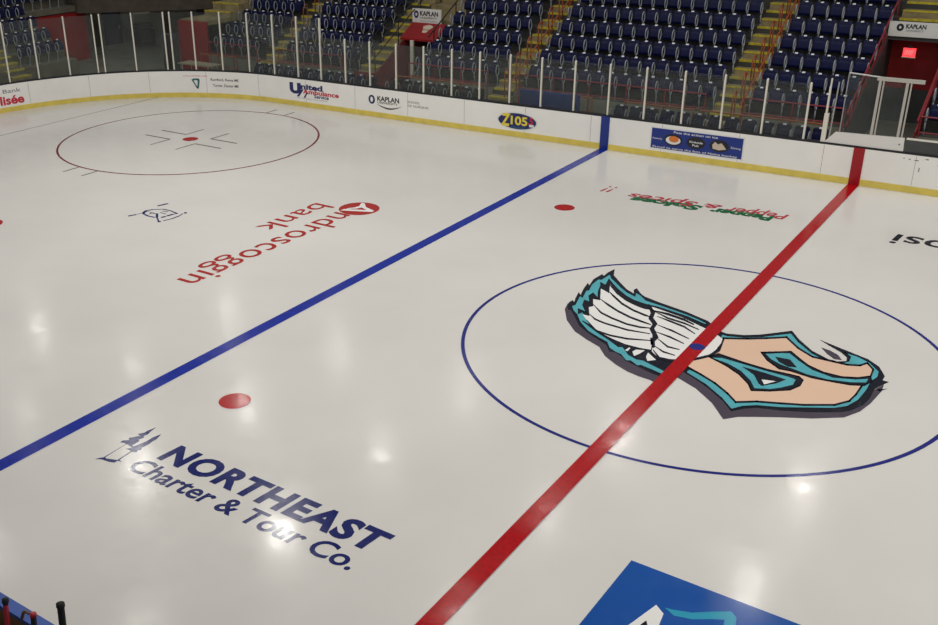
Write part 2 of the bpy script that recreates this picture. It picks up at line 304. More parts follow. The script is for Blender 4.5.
DATA = json.loads('''{"emblem":[["drop_shadow","emblem_shadow",[[[3.311,0.352],[3.337,0.051],[3.267,-0.567],[3.186,-0.942],[3.01,-1.307],[2.574,-1.638],[2.116,-1.892],[1.776,-2.101],[1.523,-2.269],[1.342,-2.487],[0.995,-2.036],[0.579,-1.671],[0.208,-1.469],[-0.081,-1.312],[-0.115,-1.86],[-0.241,-1.802],[-0.467,-1.779],[-0.716,-1.71],[-1.001,-1.566],[-1.334,-1.329],[-1.591,-1.02],[-1.965,-0.83],[-2.312,-0.614],[-2.693,-0.194],[-2.98,0.302],[-3.066,0.633],[-2.541,0.026],[-1.718,-0.607],[-1.263,-0.966],[-0.593,-1.302],[-0.204,-1.393],[0.258,-1.09],[0.768,-1.371],[1.431,-1.868],[2.317,-1.409],[2.959,-0.941],[3.137,-0.26]],[[1.992,1.298],[2.169,1.255],[2.343,1.134],[2.459,0.944],[2.324,0.906],[2.16,1.065]],[[3.238,0.053],[3.408,0.197],[3.298,0.002]]]],["ROOT","black",[[[-3.041,3.038],[-2.899,2.661],[-2.541,2.265],[-2.299,2.018],[-2.088,1.891],[-2.174,2.085],[-2.154,2.211],[-1.965,1.97],[-1.833,1.861],[-1.453,1.726],[-1.097,1.632],[-0.749,1.54],[-0.459,1.418],[-0.249,1.337],[0.125,0.98],[0.269,0.937],[0.584,1.052],[0.84,1.247],[1.078,1.51],[1.315,1.779],[1.547,1.436],[1.887,1.054],[2.23,0.848],[2.404,0.841],[2.537,0.944],[2.508,1.112],[2.36,1.28],[2.113,1.457],[1.872,1.648],[2.22,1.502],[2.541,1.374],[2.853,1.249],[3.094,1.03],[3.261,0.675],[3.258,0.485],[3.372,0.478],[3.294,0.301],[3.217,0.052],[3.22,-0.373],[3.18,-0.676],[3.044,-1.003],[2.923,-1.15],[2.518,-1.419],[2.051,-1.661],[1.692,-1.78],[1.519,-1.929],[1.367,-2.145],[1.138,-1.872],[0.769,-1.545],[0.379,-1.279],[0.117,-1.143],[-0.046,-1.593],[-0.353,-1.526],[-0.615,-1.423],[-0.883,-1.317],[-1.031,-1.184],[-1.213,-1.081],[-1.341,-1.106],[-1.521,-0.85],[-1.779,-0.71],[-2.082,-0.528],[-2.356,-0.315],[-2.63,0.047],[-2.853,0.321],[-2.899,0.297],[-3.007,0.472],[-3.064,0.684],[-3.05,0.82],[-2.974,0.755],[-3.044,0.951],[-3.136,1.313],[-3.03,1.185],[-3.131,1.548],[-3.201,1.922],[-3.108,1.798],[-3.186,2.195],[-3.15,2.585],[-3.076,2.505],[-3.084,2.757]]]],["teal_band","teal",[[[-2.997,2.669],[-2.851,2.445],[-2.744,2.348],[-2.466,2.067],[-2.244,1.878],[-2.004,1.749],[-2.075,1.965],[-1.943,1.888],[-1.719,1.668],[-1.421,1.6],[-1.056,1.512],[-0.718,1.419],[-0.422,1.306],[-0.231,1.209],[-0.223,1.126],[-0.681,1.32],[-1.031,1.389],[-1.367,1.462],[-1.657,1.46],[-1.935,1.528],[-2.178,1.67],[-2.474,1.922],[-2.742,2.206],[-2.894,2.383],[-2.803,1.995],[-2.973,2.089],[-2.9,1.953],[-2.789,1.57],[-2.634,1.216],[-2.848,1.433],[-2.857,1.232],[-2.692,0.925],[-2.833,0.96],[-2.754,0.698],[-2.53,0.385],[-2.742,0.459],[-2.633,0.229],[-2.594,0.348],[-2.146,-0.178],[-2.395,-0.073],[-1.913,-0.417],[-1.554,-0.625],[-1.282,-0.815],[-1.209,-0.768],[-0.98,-1.034],[-0.779,-1.134],[-0.654,-1.11],[-0.415,-1.207],[-0.154,-1.313],[-0.087,-1.487],[-0.336,-1.405],[-0.607,-1.334],[-0.651,-1.39],[-0.839,-1.26],[-0.91,-1.306],[-1.097,-1.11],[-1.245,-1.06],[-1.407,-0.957],[-1.548,-0.745],[-1.823,-0.613],[-2.087,-0.466],[-2.409,-0.15],[-2.641,0.178],[-2.777,0.299],[-2.929,0.522],[-2.895,0.638],[-3.024,1.124],[-2.937,1.084],[-3.039,1.474],[-2.998,1.534],[-3.088,1.879],[-3.095,2.254],[-3.028,2.262],[-3.016,2.445]],[[0.202,0.866],[0.332,0.843],[0.614,0.955],[0.896,1.166],[1.13,1.436],[1.334,1.655],[1.564,1.315],[1.914,0.946],[2.256,0.743],[2.453,0.753],[2.575,0.969],[2.56,1.162],[2.423,1.321],[2.648,1.278],[2.908,1.123],[3.136,0.823],[3.167,0.56],[3.106,0.332],[3.108,-0.091],[3.072,-0.54],[2.966,-0.886],[2.801,-1.076],[2.022,-1.559],[1.67,-1.706],[1.473,-1.871],[1.345,-2.078],[1.076,-1.773],[0.669,-1.427],[0.199,-1.151],[0.202,-0.993],[0.385,-1.044],[0.679,-0.215],[0.249,0.61]]]],["inner_outline","black",[[[0.325,0.535],[0.753,0.783],[0.698,0.968],[0.266,0.717]],[[0.709,0.755],[1.055,1.012],[0.999,1.197],[0.65,0.937]],[[1.012,0.978],[1.367,1.273],[1.312,1.458],[0.954,1.161]],[[1.286,1.297],[1.663,0.864],[1.671,1.025],[1.292,1.465]],[[1.615,0.909],[1.998,0.629],[1.993,0.8],[1.607,1.085]],[[1.959,0.644],[2.384,0.65],[2.357,0.828],[1.929,0.824]],[[2.335,0.649],[2.63,0.654],[2.606,0.831],[2.309,0.828]],[[2.589,0.644],[2.839,0.761],[2.806,0.936],[2.554,0.819]],[[2.812,0.73],[2.929,0.97],[2.874,1.122],[2.757,0.88]],[[2.851,0.975],[3.025,0.713],[3.047,0.857],[2.872,1.123]],[[2.974,0.893],[3.003,0.477],[3.071,0.455],[3.043,0.87]],[[3.02,0.631],[2.904,0.356],[2.959,0.219],[3.075,0.49]],[[2.906,0.321],[2.981,0.133],[3.023,0.23],[2.948,0.419]],[[2.949,0.311],[2.948,-0.033],[3.016,-0.081],[3.018,0.26]],[[2.95,0.081],[2.937,-0.349],[3.004,-0.405],[3.018,0.022]],[[2.946,-0.235],[2.897,-0.638],[2.961,-0.718],[3.011,-0.318]],[[2.927,-0.536],[2.721,-0.869],[2.77,-1.003],[2.975,-0.673]],[[2.764,-0.822],[2.288,-1.137],[2.327,-1.284],[2.799,-0.971]],[[2.331,-1.113],[1.928,-1.302],[1.965,-1.45],[2.366,-1.262]],[[1.971,-1.283],[1.573,-1.457],[1.613,-1.605],[2.007,-1.431]],[[1.611,-1.435],[1.277,-1.686],[1.325,-1.828],[1.657,-1.579]],[[1.352,-1.707],[1.081,-1.413],[1.071,-1.542],[1.341,-1.833]],[[1.129,-1.459],[0.753,-1.146],[0.755,-1.29],[1.129,-1.598]],[[0.803,-1.181],[0.409,-0.949],[0.425,-1.104],[0.816,-1.332]],[[0.464,-0.979],[0.084,-0.786],[0.106,-0.947],[0.483,-1.136]],[[0.17,-0.967],[0.151,-0.667],[0.065,-0.601],[0.085,-0.903]],[[0.136,-0.791],[0.359,-0.294],[0.284,-0.146],[0.059,-0.649]],[[0.344,-0.355],[0.394,0.079],[0.309,0.193],[0.259,-0.245]],[[0.392,-0.005],[0.361,0.661],[0.272,0.738],[0.306,0.066]],[[0.331,0.131],[0.272,0.692],[0.37,0.728],[0.471,0.064],[0.416,-0.233]]]],["bare_foot","peach",[[[0.319,0.639],[0.702,0.862],[1.005,1.087],[1.318,1.347],[1.639,0.976],[1.968,0.734],[2.346,0.738],[2.594,0.741],[2.801,0.838],[2.886,1.013],[3.013,0.82],[3.033,0.525],[2.946,0.322],[2.983,0.229],[2.982,-0.002],[2.972,-0.324],[2.935,-0.631],[2.762,-0.91],[2.328,-1.197],[1.968,-1.366],[1.614,-1.522],[1.321,-1.743],[1.102,-1.506],[0.782,-1.241],[0.446,-1.044],[0.124,-0.881],[0.112,-0.688],[0.307,-0.253],[0.346,0.088]]]],["teal_outline","black",[[[-3.009,2.668],[-2.846,2.418],[-2.84,2.445],[-3.003,2.696]],[[-2.857,2.432],[-2.733,2.321],[-2.738,2.361],[-2.863,2.473]],[[-2.751,2.338],[-2.456,2.039],[-2.459,2.077],[-2.754,2.377]],[[-2.471,2.053],[-2.233,1.852],[-2.238,1.891],[-2.477,2.094]],[[-2.247,1.861],[-1.992,1.724],[-2.001,1.766],[-2.256,1.903]],[[-1.99,1.734],[-2.071,1.981],[-2.089,1.98],[-2.008,1.734]],[[-2.078,1.948],[-1.931,1.862],[-1.939,1.904],[-2.086,1.99]],[[-1.949,1.877],[-1.71,1.642],[-1.712,1.679],[-1.952,1.914]],[[-1.72,1.648],[-1.409,1.577],[-1.42,1.619],[-1.731,1.691]],[[-1.422,1.581],[-1.044,1.489],[-1.054,1.531],[-1.433,1.622]],[[-1.057,1.493],[-0.707,1.397],[-0.716,1.438],[-1.067,1.534]],[[-0.72,1.401],[-0.412,1.284],[-0.419,1.324],[-0.728,1.442]],[[-0.425,1.29],[-0.221,1.187],[-0.228,1.225],[-0.432,1.329]],[[-0.242,1.229],[-0.231,1.12],[-0.212,1.106],[-0.223,1.215]],[[-0.22,1.143],[-0.692,1.342],[-0.684,1.303],[-0.213,1.104]],[[-0.68,1.339],[-1.042,1.411],[-1.032,1.37],[-0.671,1.298]],[[-1.03,1.409],[-1.379,1.484],[-1.368,1.443],[-1.02,1.368]],[[-1.367,1.483],[-1.67,1.481],[-1.656,1.439],[-1.355,1.441]],[[-1.656,1.48],[-1.947,1.551],[-1.935,1.509],[-1.645,1.438]],[[-1.931,1.544],[-2.19,1.695],[-2.182,1.654],[-1.923,1.504]],[[-2.173,1.682],[-2.485,1.949],[-2.48,1.909],[-2.168,1.644]],[[-2.467,1.931],[-2.752,2.234],[-2.75,2.197],[-2.465,1.895]],[[-2.734,2.214],[-2.903,2.411],[-2.903,2.375],[-2.733,2.179]],[[-2.909,2.405],[-2.811,1.986],[-2.788,1.973],[-2.886,2.392]],[[-2.8,2.012],[-2.987,2.116],[-2.976,2.072],[-2.79,1.969]],[[-2.987,2.095],[-2.898,1.929],[-2.887,1.947],[-2.976,2.113]],[[-2.915,1.972],[-2.795,1.558],[-2.774,1.551],[-2.894,1.964]],[[-2.803,1.581],[-2.636,1.197],[-2.621,1.205],[-2.787,1.589]],[[-2.627,1.224],[-2.857,1.46],[-2.855,1.424],[-2.625,1.19]],[[-2.859,1.459],[-2.87,1.236],[-2.846,1.207],[-2.835,1.429]],[[-2.871,1.238],[-2.691,0.904],[-2.679,0.919],[-2.859,1.254]],[[-2.692,0.944],[-2.846,0.983],[-2.833,0.941],[-2.679,0.903]],[[-2.847,0.978],[-2.76,0.687],[-2.74,0.68],[-2.827,0.971]],[[-2.765,0.696],[-2.525,0.362],[-2.52,0.387],[-2.76,0.721]],[[-2.529,0.402],[-2.755,0.482],[-2.744,0.442],[-2.518,0.363]],[[-2.756,0.468],[-2.633,0.211],[-2.619,0.22],[-2.742,0.478]],[[-2.624,0.205],[-2.58,0.339],[-2.602,0.372],[-2.646,0.238]],[[-2.602,0.343],[-2.139,-0.2],[-2.137,-0.173],[-2.601,0.372]],[[-2.143,-0.163],[-2.407,-0.051],[-2.397,-0.088],[-2.135,-0.199]],[[-2.4,-0.085],[-1.903,-0.439],[-1.908,-0.406],[-2.405,-0.05]],[[-1.917,-0.43],[-1.544,-0.646],[-1.55,-0.612],[-1.923,-0.396]],[[-1.559,-0.637],[-1.273,-0.836],[-1.277,-0.804],[-1.563,-0.604]],[[-1.279,-0.835],[-1.197,-0.781],[-1.212,-0.748],[-1.294,-0.801]],[[-1.217,-0.773],[-0.975,-1.054],[-0.972,-1.029],[-1.215,-0.746]],[[-0.984,-1.047],[-0.77,-1.153],[-0.776,-1.121],[-0.989,-1.014]],[[-0.779,-1.152],[-0.644,-1.125],[-0.655,-1.092],[-0.79,-1.119]],[[-0.657,-1.123],[-0.406,-1.226],[-0.412,-1.194],[-0.663,-1.091]],[[-0.418,-1.221],[-0.146,-1.331],[-0.151,-1.3],[-0.424,-1.189]],[[-0.165,-1.306],[-0.089,-1.501],[-0.077,-1.493],[-0.153,-1.298]],[[-0.085,-1.473],[-0.345,-1.387],[-0.338,-1.419],[-0.079,-1.504]],[[-0.334,-1.391],[-0.617,-1.316],[-0.609,-1.348],[-0.327,-1.423]],[[-0.611,-1.314],[-0.662,-1.38],[-0.647,-1.41],[-0.596,-1.344]],[[-0.646,-1.379],[-0.847,-1.24],[-0.844,-1.271],[-0.643,-1.409]],[[-0.842,-1.241],[-0.921,-1.293],[-0.908,-1.325],[-0.828,-1.273]],[[-0.903,-1.3],[-1.103,-1.09],[-1.104,-1.117],[-0.904,-1.326]],[[-1.094,-1.096],[-1.255,-1.042],[-1.247,-1.075],[-1.087,-1.129]],[[-1.241,-1.049],[-1.416,-0.937],[-1.411,-0.969],[-1.236,-1.08]],[[-1.397,-0.957],[-1.552,-0.725],[-1.558,-0.746],[-1.404,-0.977]],[[-1.545,-0.731],[-1.834,-0.593],[-1.827,-0.627],[-1.538,-0.765]],[[-1.82,-0.6],[-2.097,-0.445],[-2.09,-0.479],[-1.813,-0.634]],[[-2.079,-0.458],[-2.418,-0.126],[-2.417,-0.157],[-2.079,-0.488]],[[-2.399,-0.149],[-2.646,0.2],[-2.652,0.177],[-2.405,-0.171]],[[-2.635,0.187],[-2.787,0.323],[-2.784,0.29],[-2.632,0.154]],[[-2.766,0.299],[-2.934,0.545],[-2.941,0.523],[-2.773,0.277]],[[-2.92,0.498],[-2.881,0.629],[-2.904,0.663],[-2.943,0.531]],[[-2.88,0.619],[-3.017,1.134],[-3.039,1.144],[-2.902,0.629]],[[-3.026,1.107],[-2.924,1.06],[-2.934,1.101],[-3.037,1.148]],[[-2.922,1.065],[-3.032,1.484],[-3.054,1.494],[-2.944,1.075]],[[-3.032,1.448],[-2.983,1.52],[-3.005,1.56],[-3.054,1.489]],[[-2.983,1.514],[-3.08,1.889],[-3.103,1.9],[-3.005,1.525]],[[-3.075,1.853],[-3.082,2.251],[-3.108,2.281],[-3.1,1.881]],[[-3.092,2.23],[-3.013,2.24],[-3.03,2.286],[-3.11,2.276]],[[-3.016,2.234],[-3.002,2.439],[-3.028,2.473],[-3.041,2.267]],[[-3.004,2.416],[-2.984,2.663],[-3.009,2.698],[-3.029,2.45]],[[0.199,0.839],[0.346,0.813],[0.335,0.87],[0.187,0.896]],[[0.333,0.812],[0.629,0.93],[0.613,0.986],[0.316,0.868]],[[0.616,0.923],[0.911,1.143],[0.894,1.199],[0.598,0.978]],[[0.899,1.132],[1.146,1.415],[1.127,1.47],[0.88,1.186]],[[1.133,1.402],[1.349,1.633],[1.331,1.689],[1.115,1.457]],[[1.323,1.644],[1.569,1.28],[1.575,1.325],[1.328,1.691]],[[1.555,1.298],[1.922,0.913],[1.923,0.962],[1.556,1.35]],[[1.908,0.924],[2.265,0.713],[2.262,0.765],[1.904,0.978]],[[2.253,0.716],[2.465,0.726],[2.457,0.78],[2.244,0.77]],[[2.457,0.72],[2.588,0.954],[2.571,1.002],[2.44,0.767]],[[2.587,0.946],[2.569,1.177],[2.547,1.186],[2.565,0.954]],[[2.569,1.178],[2.416,1.355],[2.413,1.306],[2.566,1.129]],[[2.418,1.295],[2.659,1.249],[2.653,1.304],[2.412,1.351]],[[2.642,1.256],[2.916,1.092],[2.915,1.145],[2.64,1.31]],[[2.898,1.109],[3.14,0.791],[3.145,0.837],[2.903,1.156]],[[3.124,0.841],[3.159,0.542],[3.179,0.543],[3.143,0.842]],[[3.161,0.591],[3.093,0.337],[3.111,0.302],[3.179,0.555]],[[3.095,0.356],[3.098,-0.101],[3.119,-0.114],[3.116,0.342]],[[3.1,-0.065],[3.062,-0.545],[3.081,-0.565],[3.12,-0.087]],[[3.067,-0.512],[2.954,-0.88],[2.971,-0.913],[3.085,-0.546]],[[2.965,-0.858],[2.789,-1.062],[2.802,-1.103],[2.978,-0.901]],[[2.802,-1.051],[2.01,-1.541],[2.022,-1.584],[2.812,-1.095]],[[2.023,-1.534],[1.658,-1.687],[1.669,-1.731],[2.034,-1.578]],[[1.669,-1.681],[1.46,-1.855],[1.474,-1.897],[1.683,-1.723]],[[1.469,-1.845],[1.332,-2.067],[1.35,-2.104],[1.486,-1.883]],[[1.355,-2.069],[1.071,-1.745],[1.067,-1.782],[1.351,-2.104]],[[1.085,-1.759],[0.661,-1.399],[0.661,-1.441],[1.084,-1.8]],[[0.676,-1.409],[0.188,-1.123],[0.193,-1.169],[0.68,-1.454]],[[0.212,-1.178],[0.215,-0.99],[0.19,-0.965],[0.186,-1.154]],[[0.199,-1.015],[0.398,-1.071],[0.389,-1.023],[0.19,-0.966]],[[0.393,-1.074],[0.694,-0.225],[0.671,-0.183],[0.37,-1.035]],[[0.692,-0.215],[0.247,0.642],[0.235,0.611],[0.681,-0.244]],[[0.265,0.587],[0.211,0.882],[0.186,0.89],[0.24,0.594]]]],["toe_crease","black",[[[1.1,0.444],[1.334,0.613],[1.566,0.791],[1.771,0.579],[1.99,0.369],[2.293,0.225],[2.626,0.219],[2.873,0.344],[3.04,0.525],[3.112,0.338],[3.031,0.085],[2.819,-0.027],[2.59,-0.068],[2.186,-0.118],[1.777,-0.051],[1.586,-0.079],[1.295,0.164]],[[1.101,0.413],[1.348,0.591],[1.333,0.644],[1.085,0.465]],[[1.335,0.582],[1.58,0.77],[1.564,0.823],[1.32,0.634]],[[1.557,0.775],[1.778,0.546],[1.78,0.594],[1.558,0.824]],[[1.763,0.562],[1.997,0.338],[1.998,0.385],[1.763,0.611]],[[1.984,0.347],[2.302,0.197],[2.299,0.247],[1.98,0.399]],[[2.29,0.2],[2.637,0.194],[2.63,0.245],[2.282,0.251]],[[2.625,0.191],[2.885,0.323],[2.875,0.373],[2.614,0.241]],[[2.874,0.314],[3.052,0.507],[3.039,0.555],[2.861,0.362]],[[3.027,0.525],[3.112,0.309],[3.124,0.338],[3.04,0.555]],[[3.108,0.368],[3.018,0.092],[3.036,0.055],[3.125,0.33]],[[3.032,0.113],[2.808,-0.006],[2.818,-0.055],[3.042,0.064]],[[2.822,-0.001],[2.579,-0.044],[2.587,-0.094],[2.83,-0.051]],[[2.593,-0.042],[2.174,-0.094],[2.183,-0.144],[2.6,-0.091]],[[2.19,-0.094],[1.766,-0.024],[1.773,-0.075],[2.196,-0.144]],[[1.779,-0.024],[1.574,-0.054],[1.584,-0.105],[1.789,-0.075]],[[1.594,-0.062],[1.286,0.196],[1.288,0.147],[1.595,-0.109]],[[1.306,0.173],[1.094,0.477],[1.089,0.435],[1.301,0.133]]]],["foot_curve","black",[[[0.34,-0.293],[0.443,-0.06],[0.966,-0.168],[1.427,-0.223],[1.818,-0.198],[1.978,-0.198],[2.075,-0.299],[2.088,-0.547],[1.985,-0.81],[1.703,-1.046],[1.417,-1.208],[1.293,-0.979],[1.044,-0.708],[0.729,-0.484]],[[0.347,-0.325],[0.458,-0.072],[0.436,-0.028],[0.325,-0.281]],[[0.44,-0.084],[0.979,-0.195],[0.97,-0.144],[0.429,-0.032]],[[0.963,-0.193],[1.439,-0.249],[1.431,-0.198],[0.954,-0.141]],[[1.425,-0.248],[1.829,-0.223],[1.82,-0.173],[1.415,-0.198]],[[1.815,-0.223],[1.989,-0.223],[1.981,-0.173],[1.806,-0.173]],[[1.969,-0.212],[2.081,-0.329],[2.084,-0.285],[1.971,-0.168]],[[2.063,-0.276],[2.078,-0.557],[2.099,-0.569],[2.085,-0.289]],[[2.083,-0.517],[1.972,-0.802],[1.991,-0.839],[2.101,-0.556]],[[1.984,-0.783],[1.69,-1.029],[1.704,-1.074],[1.998,-0.828]],[[1.703,-1.02],[1.404,-1.189],[1.417,-1.235],[1.716,-1.066]],[[1.429,-1.207],[1.291,-0.951],[1.28,-0.98],[1.419,-1.235]],[[1.302,-0.967],[1.037,-0.678],[1.034,-0.72],[1.299,-1.008]],[[1.051,-0.69],[0.719,-0.454],[0.722,-0.501],[1.053,-0.737]],[[0.735,-0.463],[0.328,-0.264],[0.335,-0.314],[0.741,-0.513]]]],["toe_crease_band","teal",[[[1.195,0.417],[1.451,0.622],[1.568,0.688],[1.81,0.446],[2.104,0.203],[2.498,0.088],[2.849,0.234],[3.034,0.389],[3.036,0.218],[2.796,0.078],[2.443,-0.029],[2.078,-0.027],[1.84,0.049],[1.547,0.123],[1.345,0.248]]]],["foot_curve_band","teal",[[[0.41,-0.299],[0.562,-0.209],[0.994,-0.255],[1.451,-0.304],[1.828,-0.315],[1.959,-0.352],[1.973,-0.586],[1.815,-0.827],[1.675,-0.974],[1.442,-1.092],[1.29,-0.831],[1.026,-0.545],[0.733,-0.381]]]],["crease_core","black",[[[1.379,0.388],[1.648,0.421],[1.848,0.153],[1.701,0.095],[1.507,0.202]]]],["curve_core","black",[[[0.99,-0.362],[1.388,-0.385],[1.815,-0.447],[1.71,-0.703],[1.523,-0.938],[1.448,-0.876],[1.28,-0.586]]]],["curve_opening","white",[[[1.449,-0.689],[1.685,-0.617],[1.543,-0.86]]]],["wing_feathers","white",[[[-2.743,2.099],[-2.434,1.776],[-2.083,1.499],[-1.8,1.368],[-1.595,1.308],[-1.452,1.229],[-1.017,0.305],[-0.698,-0.596],[-0.907,-0.637],[-1.22,-0.631],[-1.536,-0.534],[-1.786,-0.426],[-2.053,-0.254],[-2.32,-0.012],[-2.543,0.24],[-2.379,0.236],[-2.588,0.652],[-2.532,0.752],[-2.7,1.112],[-2.544,1.134],[-2.81,1.754],[-2.543,1.604]],[[-1.477,1.403],[-1.086,1.304],[-0.75,1.215],[-0.441,1.066],[-0.144,0.931],[0.191,0.723],[0.292,0.638],[0.385,0.113],[0.317,-0.236],[0.197,-0.439],[0.01,-0.73],[-0.244,-0.841],[-0.432,-0.872],[-0.661,-0.657],[-0.84,-0.034],[-1.166,0.679]],[[-0.968,-0.869],[-0.942,-0.75],[-0.784,-0.685],[-0.818,-0.902],[-0.863,-1.036]],[[-0.699,-0.745],[-0.45,-0.966],[-0.571,-1.096],[-0.661,-0.939]],[[-1.109,-0.892],[-1.092,-0.736],[-1.057,-0.746],[-1.051,-0.907]]]],["feather_lines","black",[[[-2.577,1.669],[-2.387,1.453],[-2.067,1.162],[-1.73,0.961],[-1.417,0.852],[-1.28,0.847],[-1.293,0.897],[-1.442,0.951],[-1.751,1.06],[-2.081,1.258],[-2.395,1.546],[-2.579,1.697]],[[-2.567,1.182],[-2.294,0.949],[-1.974,0.742],[-1.638,0.587],[-1.342,0.508],[-1.137,0.491],[-1.15,0.539],[-1.367,0.605],[-1.661,0.685],[-1.993,0.839],[-2.31,1.046],[-2.572,1.211]],[[-2.581,0.837],[-2.243,0.481],[-1.93,0.341],[-1.549,0.228],[-1.268,0.233],[-1.07,0.33],[-1.086,0.374],[-1.298,0.321],[-1.574,0.316],[-1.952,0.43],[-2.256,0.566],[-2.582,0.861]],[[-2.437,0.328],[-2.206,0.108],[-1.947,0.027],[-1.435,-0.027],[-0.986,0.066],[-0.999,0.106],[-1.46,0.053],[-1.971,0.107],[-2.222,0.187],[-2.439,0.35]],[[-2.35,0.018],[-1.95,-0.406],[-1.607,-0.462],[-1.264,-0.424],[-0.865,-0.232],[-0.881,-0.191],[-1.294,-0.341],[-1.634,-0.378],[-1.964,-0.325],[-2.351,0.039]],[[-2.78,2.094],[-2.385,1.647],[-2.048,1.384],[-1.762,1.253],[-1.558,1.198],[-1.453,1.225],[-1.471,1.284],[-1.591,1.317],[-1.791,1.372],[-2.069,1.5],[-2.396,1.757],[-2.783,2.126]],[[-1.595,1.465],[-1.374,1.067],[-1.304,0.773],[-1.126,0.554],[-1.093,0.301],[-0.859,-0.052],[-0.872,-0.22],[-0.698,-0.506],[-0.669,-0.454],[-0.774,-0.215],[-0.781,0.01],[-1.018,0.375],[-1.051,0.63],[-1.237,0.87],[-1.305,1.162],[-1.586,1.516]],[[-0.918,-0.092],[-0.786,-0.396],[-0.748,-0.349],[-0.894,-0.063]],[[-1.349,1.186],[-0.964,0.968],[-0.6,0.906],[-0.241,0.786],[-0.249,0.83],[-0.62,0.996],[-0.984,1.06],[-1.355,1.214]],[[-1.204,0.971],[-0.874,0.846],[-0.541,0.741],[-0.24,0.549],[-0.245,0.59],[-0.556,0.829],[-0.895,0.937],[-1.21,0.998]],[[-1.038,0.568],[-0.672,0.424],[-0.256,0.257],[-0.263,0.299],[-0.689,0.51],[-1.044,0.595]],[[-0.947,0.232],[-0.594,0.112],[-0.26,-0.009],[-0.267,0.032],[-0.611,0.197],[-0.954,0.258]],[[-0.83,-0.017],[-0.475,-0.334],[-0.234,-0.316],[-0.245,-0.275],[-0.488,-0.254],[-0.831,0.006]],[[-0.705,-0.409],[-0.465,-0.594],[-0.215,-0.608],[-0.224,-0.568],[-0.479,-0.515],[-0.707,-0.386]],[[-0.667,-0.588],[-0.427,-0.91],[-0.222,-0.903],[0.033,-0.787],[0.226,-0.506],[0.351,-0.298],[0.434,0.057],[0.33,0.632],[0.302,0.642],[0.377,0.112],[0.3,-0.204],[0.179,-0.404],[-0.009,-0.681],[-0.257,-0.793],[-0.44,-0.805],[-0.665,-0.562]],[[-1.446,1.21],[-1.033,1.147],[-0.659,1.059],[-0.409,0.96],[-0.419,1.019],[-0.685,1.181],[-1.066,1.273],[-1.458,1.248]]]]],"trees":{"trees":[[[-6.565,-8.059],[-6.585,-8.158],[-6.601,-8.221],[-6.596,-8.303],[-6.655,-8.393],[-6.582,-8.411],[-6.634,-8.497],[-6.687,-8.572],[-6.626,-8.608],[-6.705,-8.677],[-6.7,-8.747],[-6.617,-8.718],[-6.574,-8.738],[-6.558,-9.222],[-6.594,-9.262],[-6.633,-9.335],[-6.536,-9.276],[-6.386,-9.263],[-6.291,-9.23],[-6.279,-9.16],[-6.191,-9.139],[-6.281,-9.131],[-6.304,-8.848],[-6.223,-8.81],[-6.262,-8.756],[-6.215,-8.725],[-6.265,-8.661],[-6.251,-8.571],[-6.25,-8.506],[-6.269,-8.403],[-6.258,-8.346],[-6.321,-8.17],[-6.358,-8.329],[-6.354,-8.476],[-6.366,-8.55],[-6.386,-8.645],[-6.414,-8.713],[-6.451,-8.698],[-6.451,-8.623],[-6.461,-8.531],[-6.5,-8.524],[-6.479,-8.41],[-6.523,-8.389],[-6.505,-8.309],[-6.532,-8.226]]],"trees_gap":[[[-6.517,-8.732],[-6.391,-8.762],[-6.459,-8.839],[-6.369,-8.827],[-6.33,-8.843],[-6.305,-9.147],[-6.498,-9.22],[-6.534,-9.207],[-6.562,-8.73]]]},"crest":[[[-15.889,-0.418],[-15.807,-0.201],0.079],[[-15.807,-0.201],[-15.716,0.235],0.028],[[-15.88,0.671],[-15.79,0.991],0.094],[[-14.765,0.62],[-14.706,0.678],0.11],[[-14.823,-0.317],[-14.767,-0.241],0.097],[[-15.714,-0.028],[-15.841,0.199],0.09],[[-15.841,0.199],[-15.74,0.369],0.069],[[-15.74,0.369],[-15.5,0.562],0.047],[[-15.5,0.562],[-15.209,0.553],0.058],[[-15.209,0.553],[-14.899,0.484],0.052],[[-15.714,-0.028],[-15.426,-0.107],0.063],[[-15.426,-0.107],[-15.16,-0.094],0.056],[[-15.614,0.14],[-15.382,0.149],0.046],[[-15.523,0.019],[-15.532,0.139],0.039],[[-15.378,0.183],[-15.113,-0.064],0.068],[[-15.113,-0.064],[-14.851,-0.254],0.044],[[-15.012,-0.011],[-14.978,0.144],0.088],[[-14.974,0.177],[-14.949,0.379],0.089],[[-14.949,0.379],[-14.876,0.499],0.045],[[-15.426,0.416],[-15.228,0.456],0.04],[[-15.373,0.291],[-15.13,0.287],0.04],[[-14.758,-0.176],[-14.675,0.079],0.054],[[-14.675,0.079],[-14.689,0.356],0.06],[[-14.689,0.356],[-14.756,0.573],0.039]]}''')
emb = None
lv = {'drop_shadow':2,'ROOT':3,'teal_band':4,'inner_outline':5,'teal_outline':5,'bare_foot':6,'toe_crease':7,'foot_curve':7,'toe_crease_band':8,'foot_curve_band':8,'crease_core':9,'curve_core':9,'curve_opening':10,'wing_feathers':6,'feather_lines':7}
for nme, mm, polys in DATA['emblem']:
    if nme == 'ROOT': emb = poly_decal('team_emblem', polys, 3, M[mm], ice, 'large teal, black and peach winged foot emblem at center ice')
lb = {'drop_shadow':'dark plum shadow edge','teal_band':'teal band','bare_foot':'peach bare foot','wing_feathers':'white wing feathers','feather_lines':'black lines between feathers'}
for nme, mm, polys in DATA['emblem']:
    if nme != 'ROOT': poly_decal(nme, polys, lv[nme], M[mm], emb, lb.get(nme))

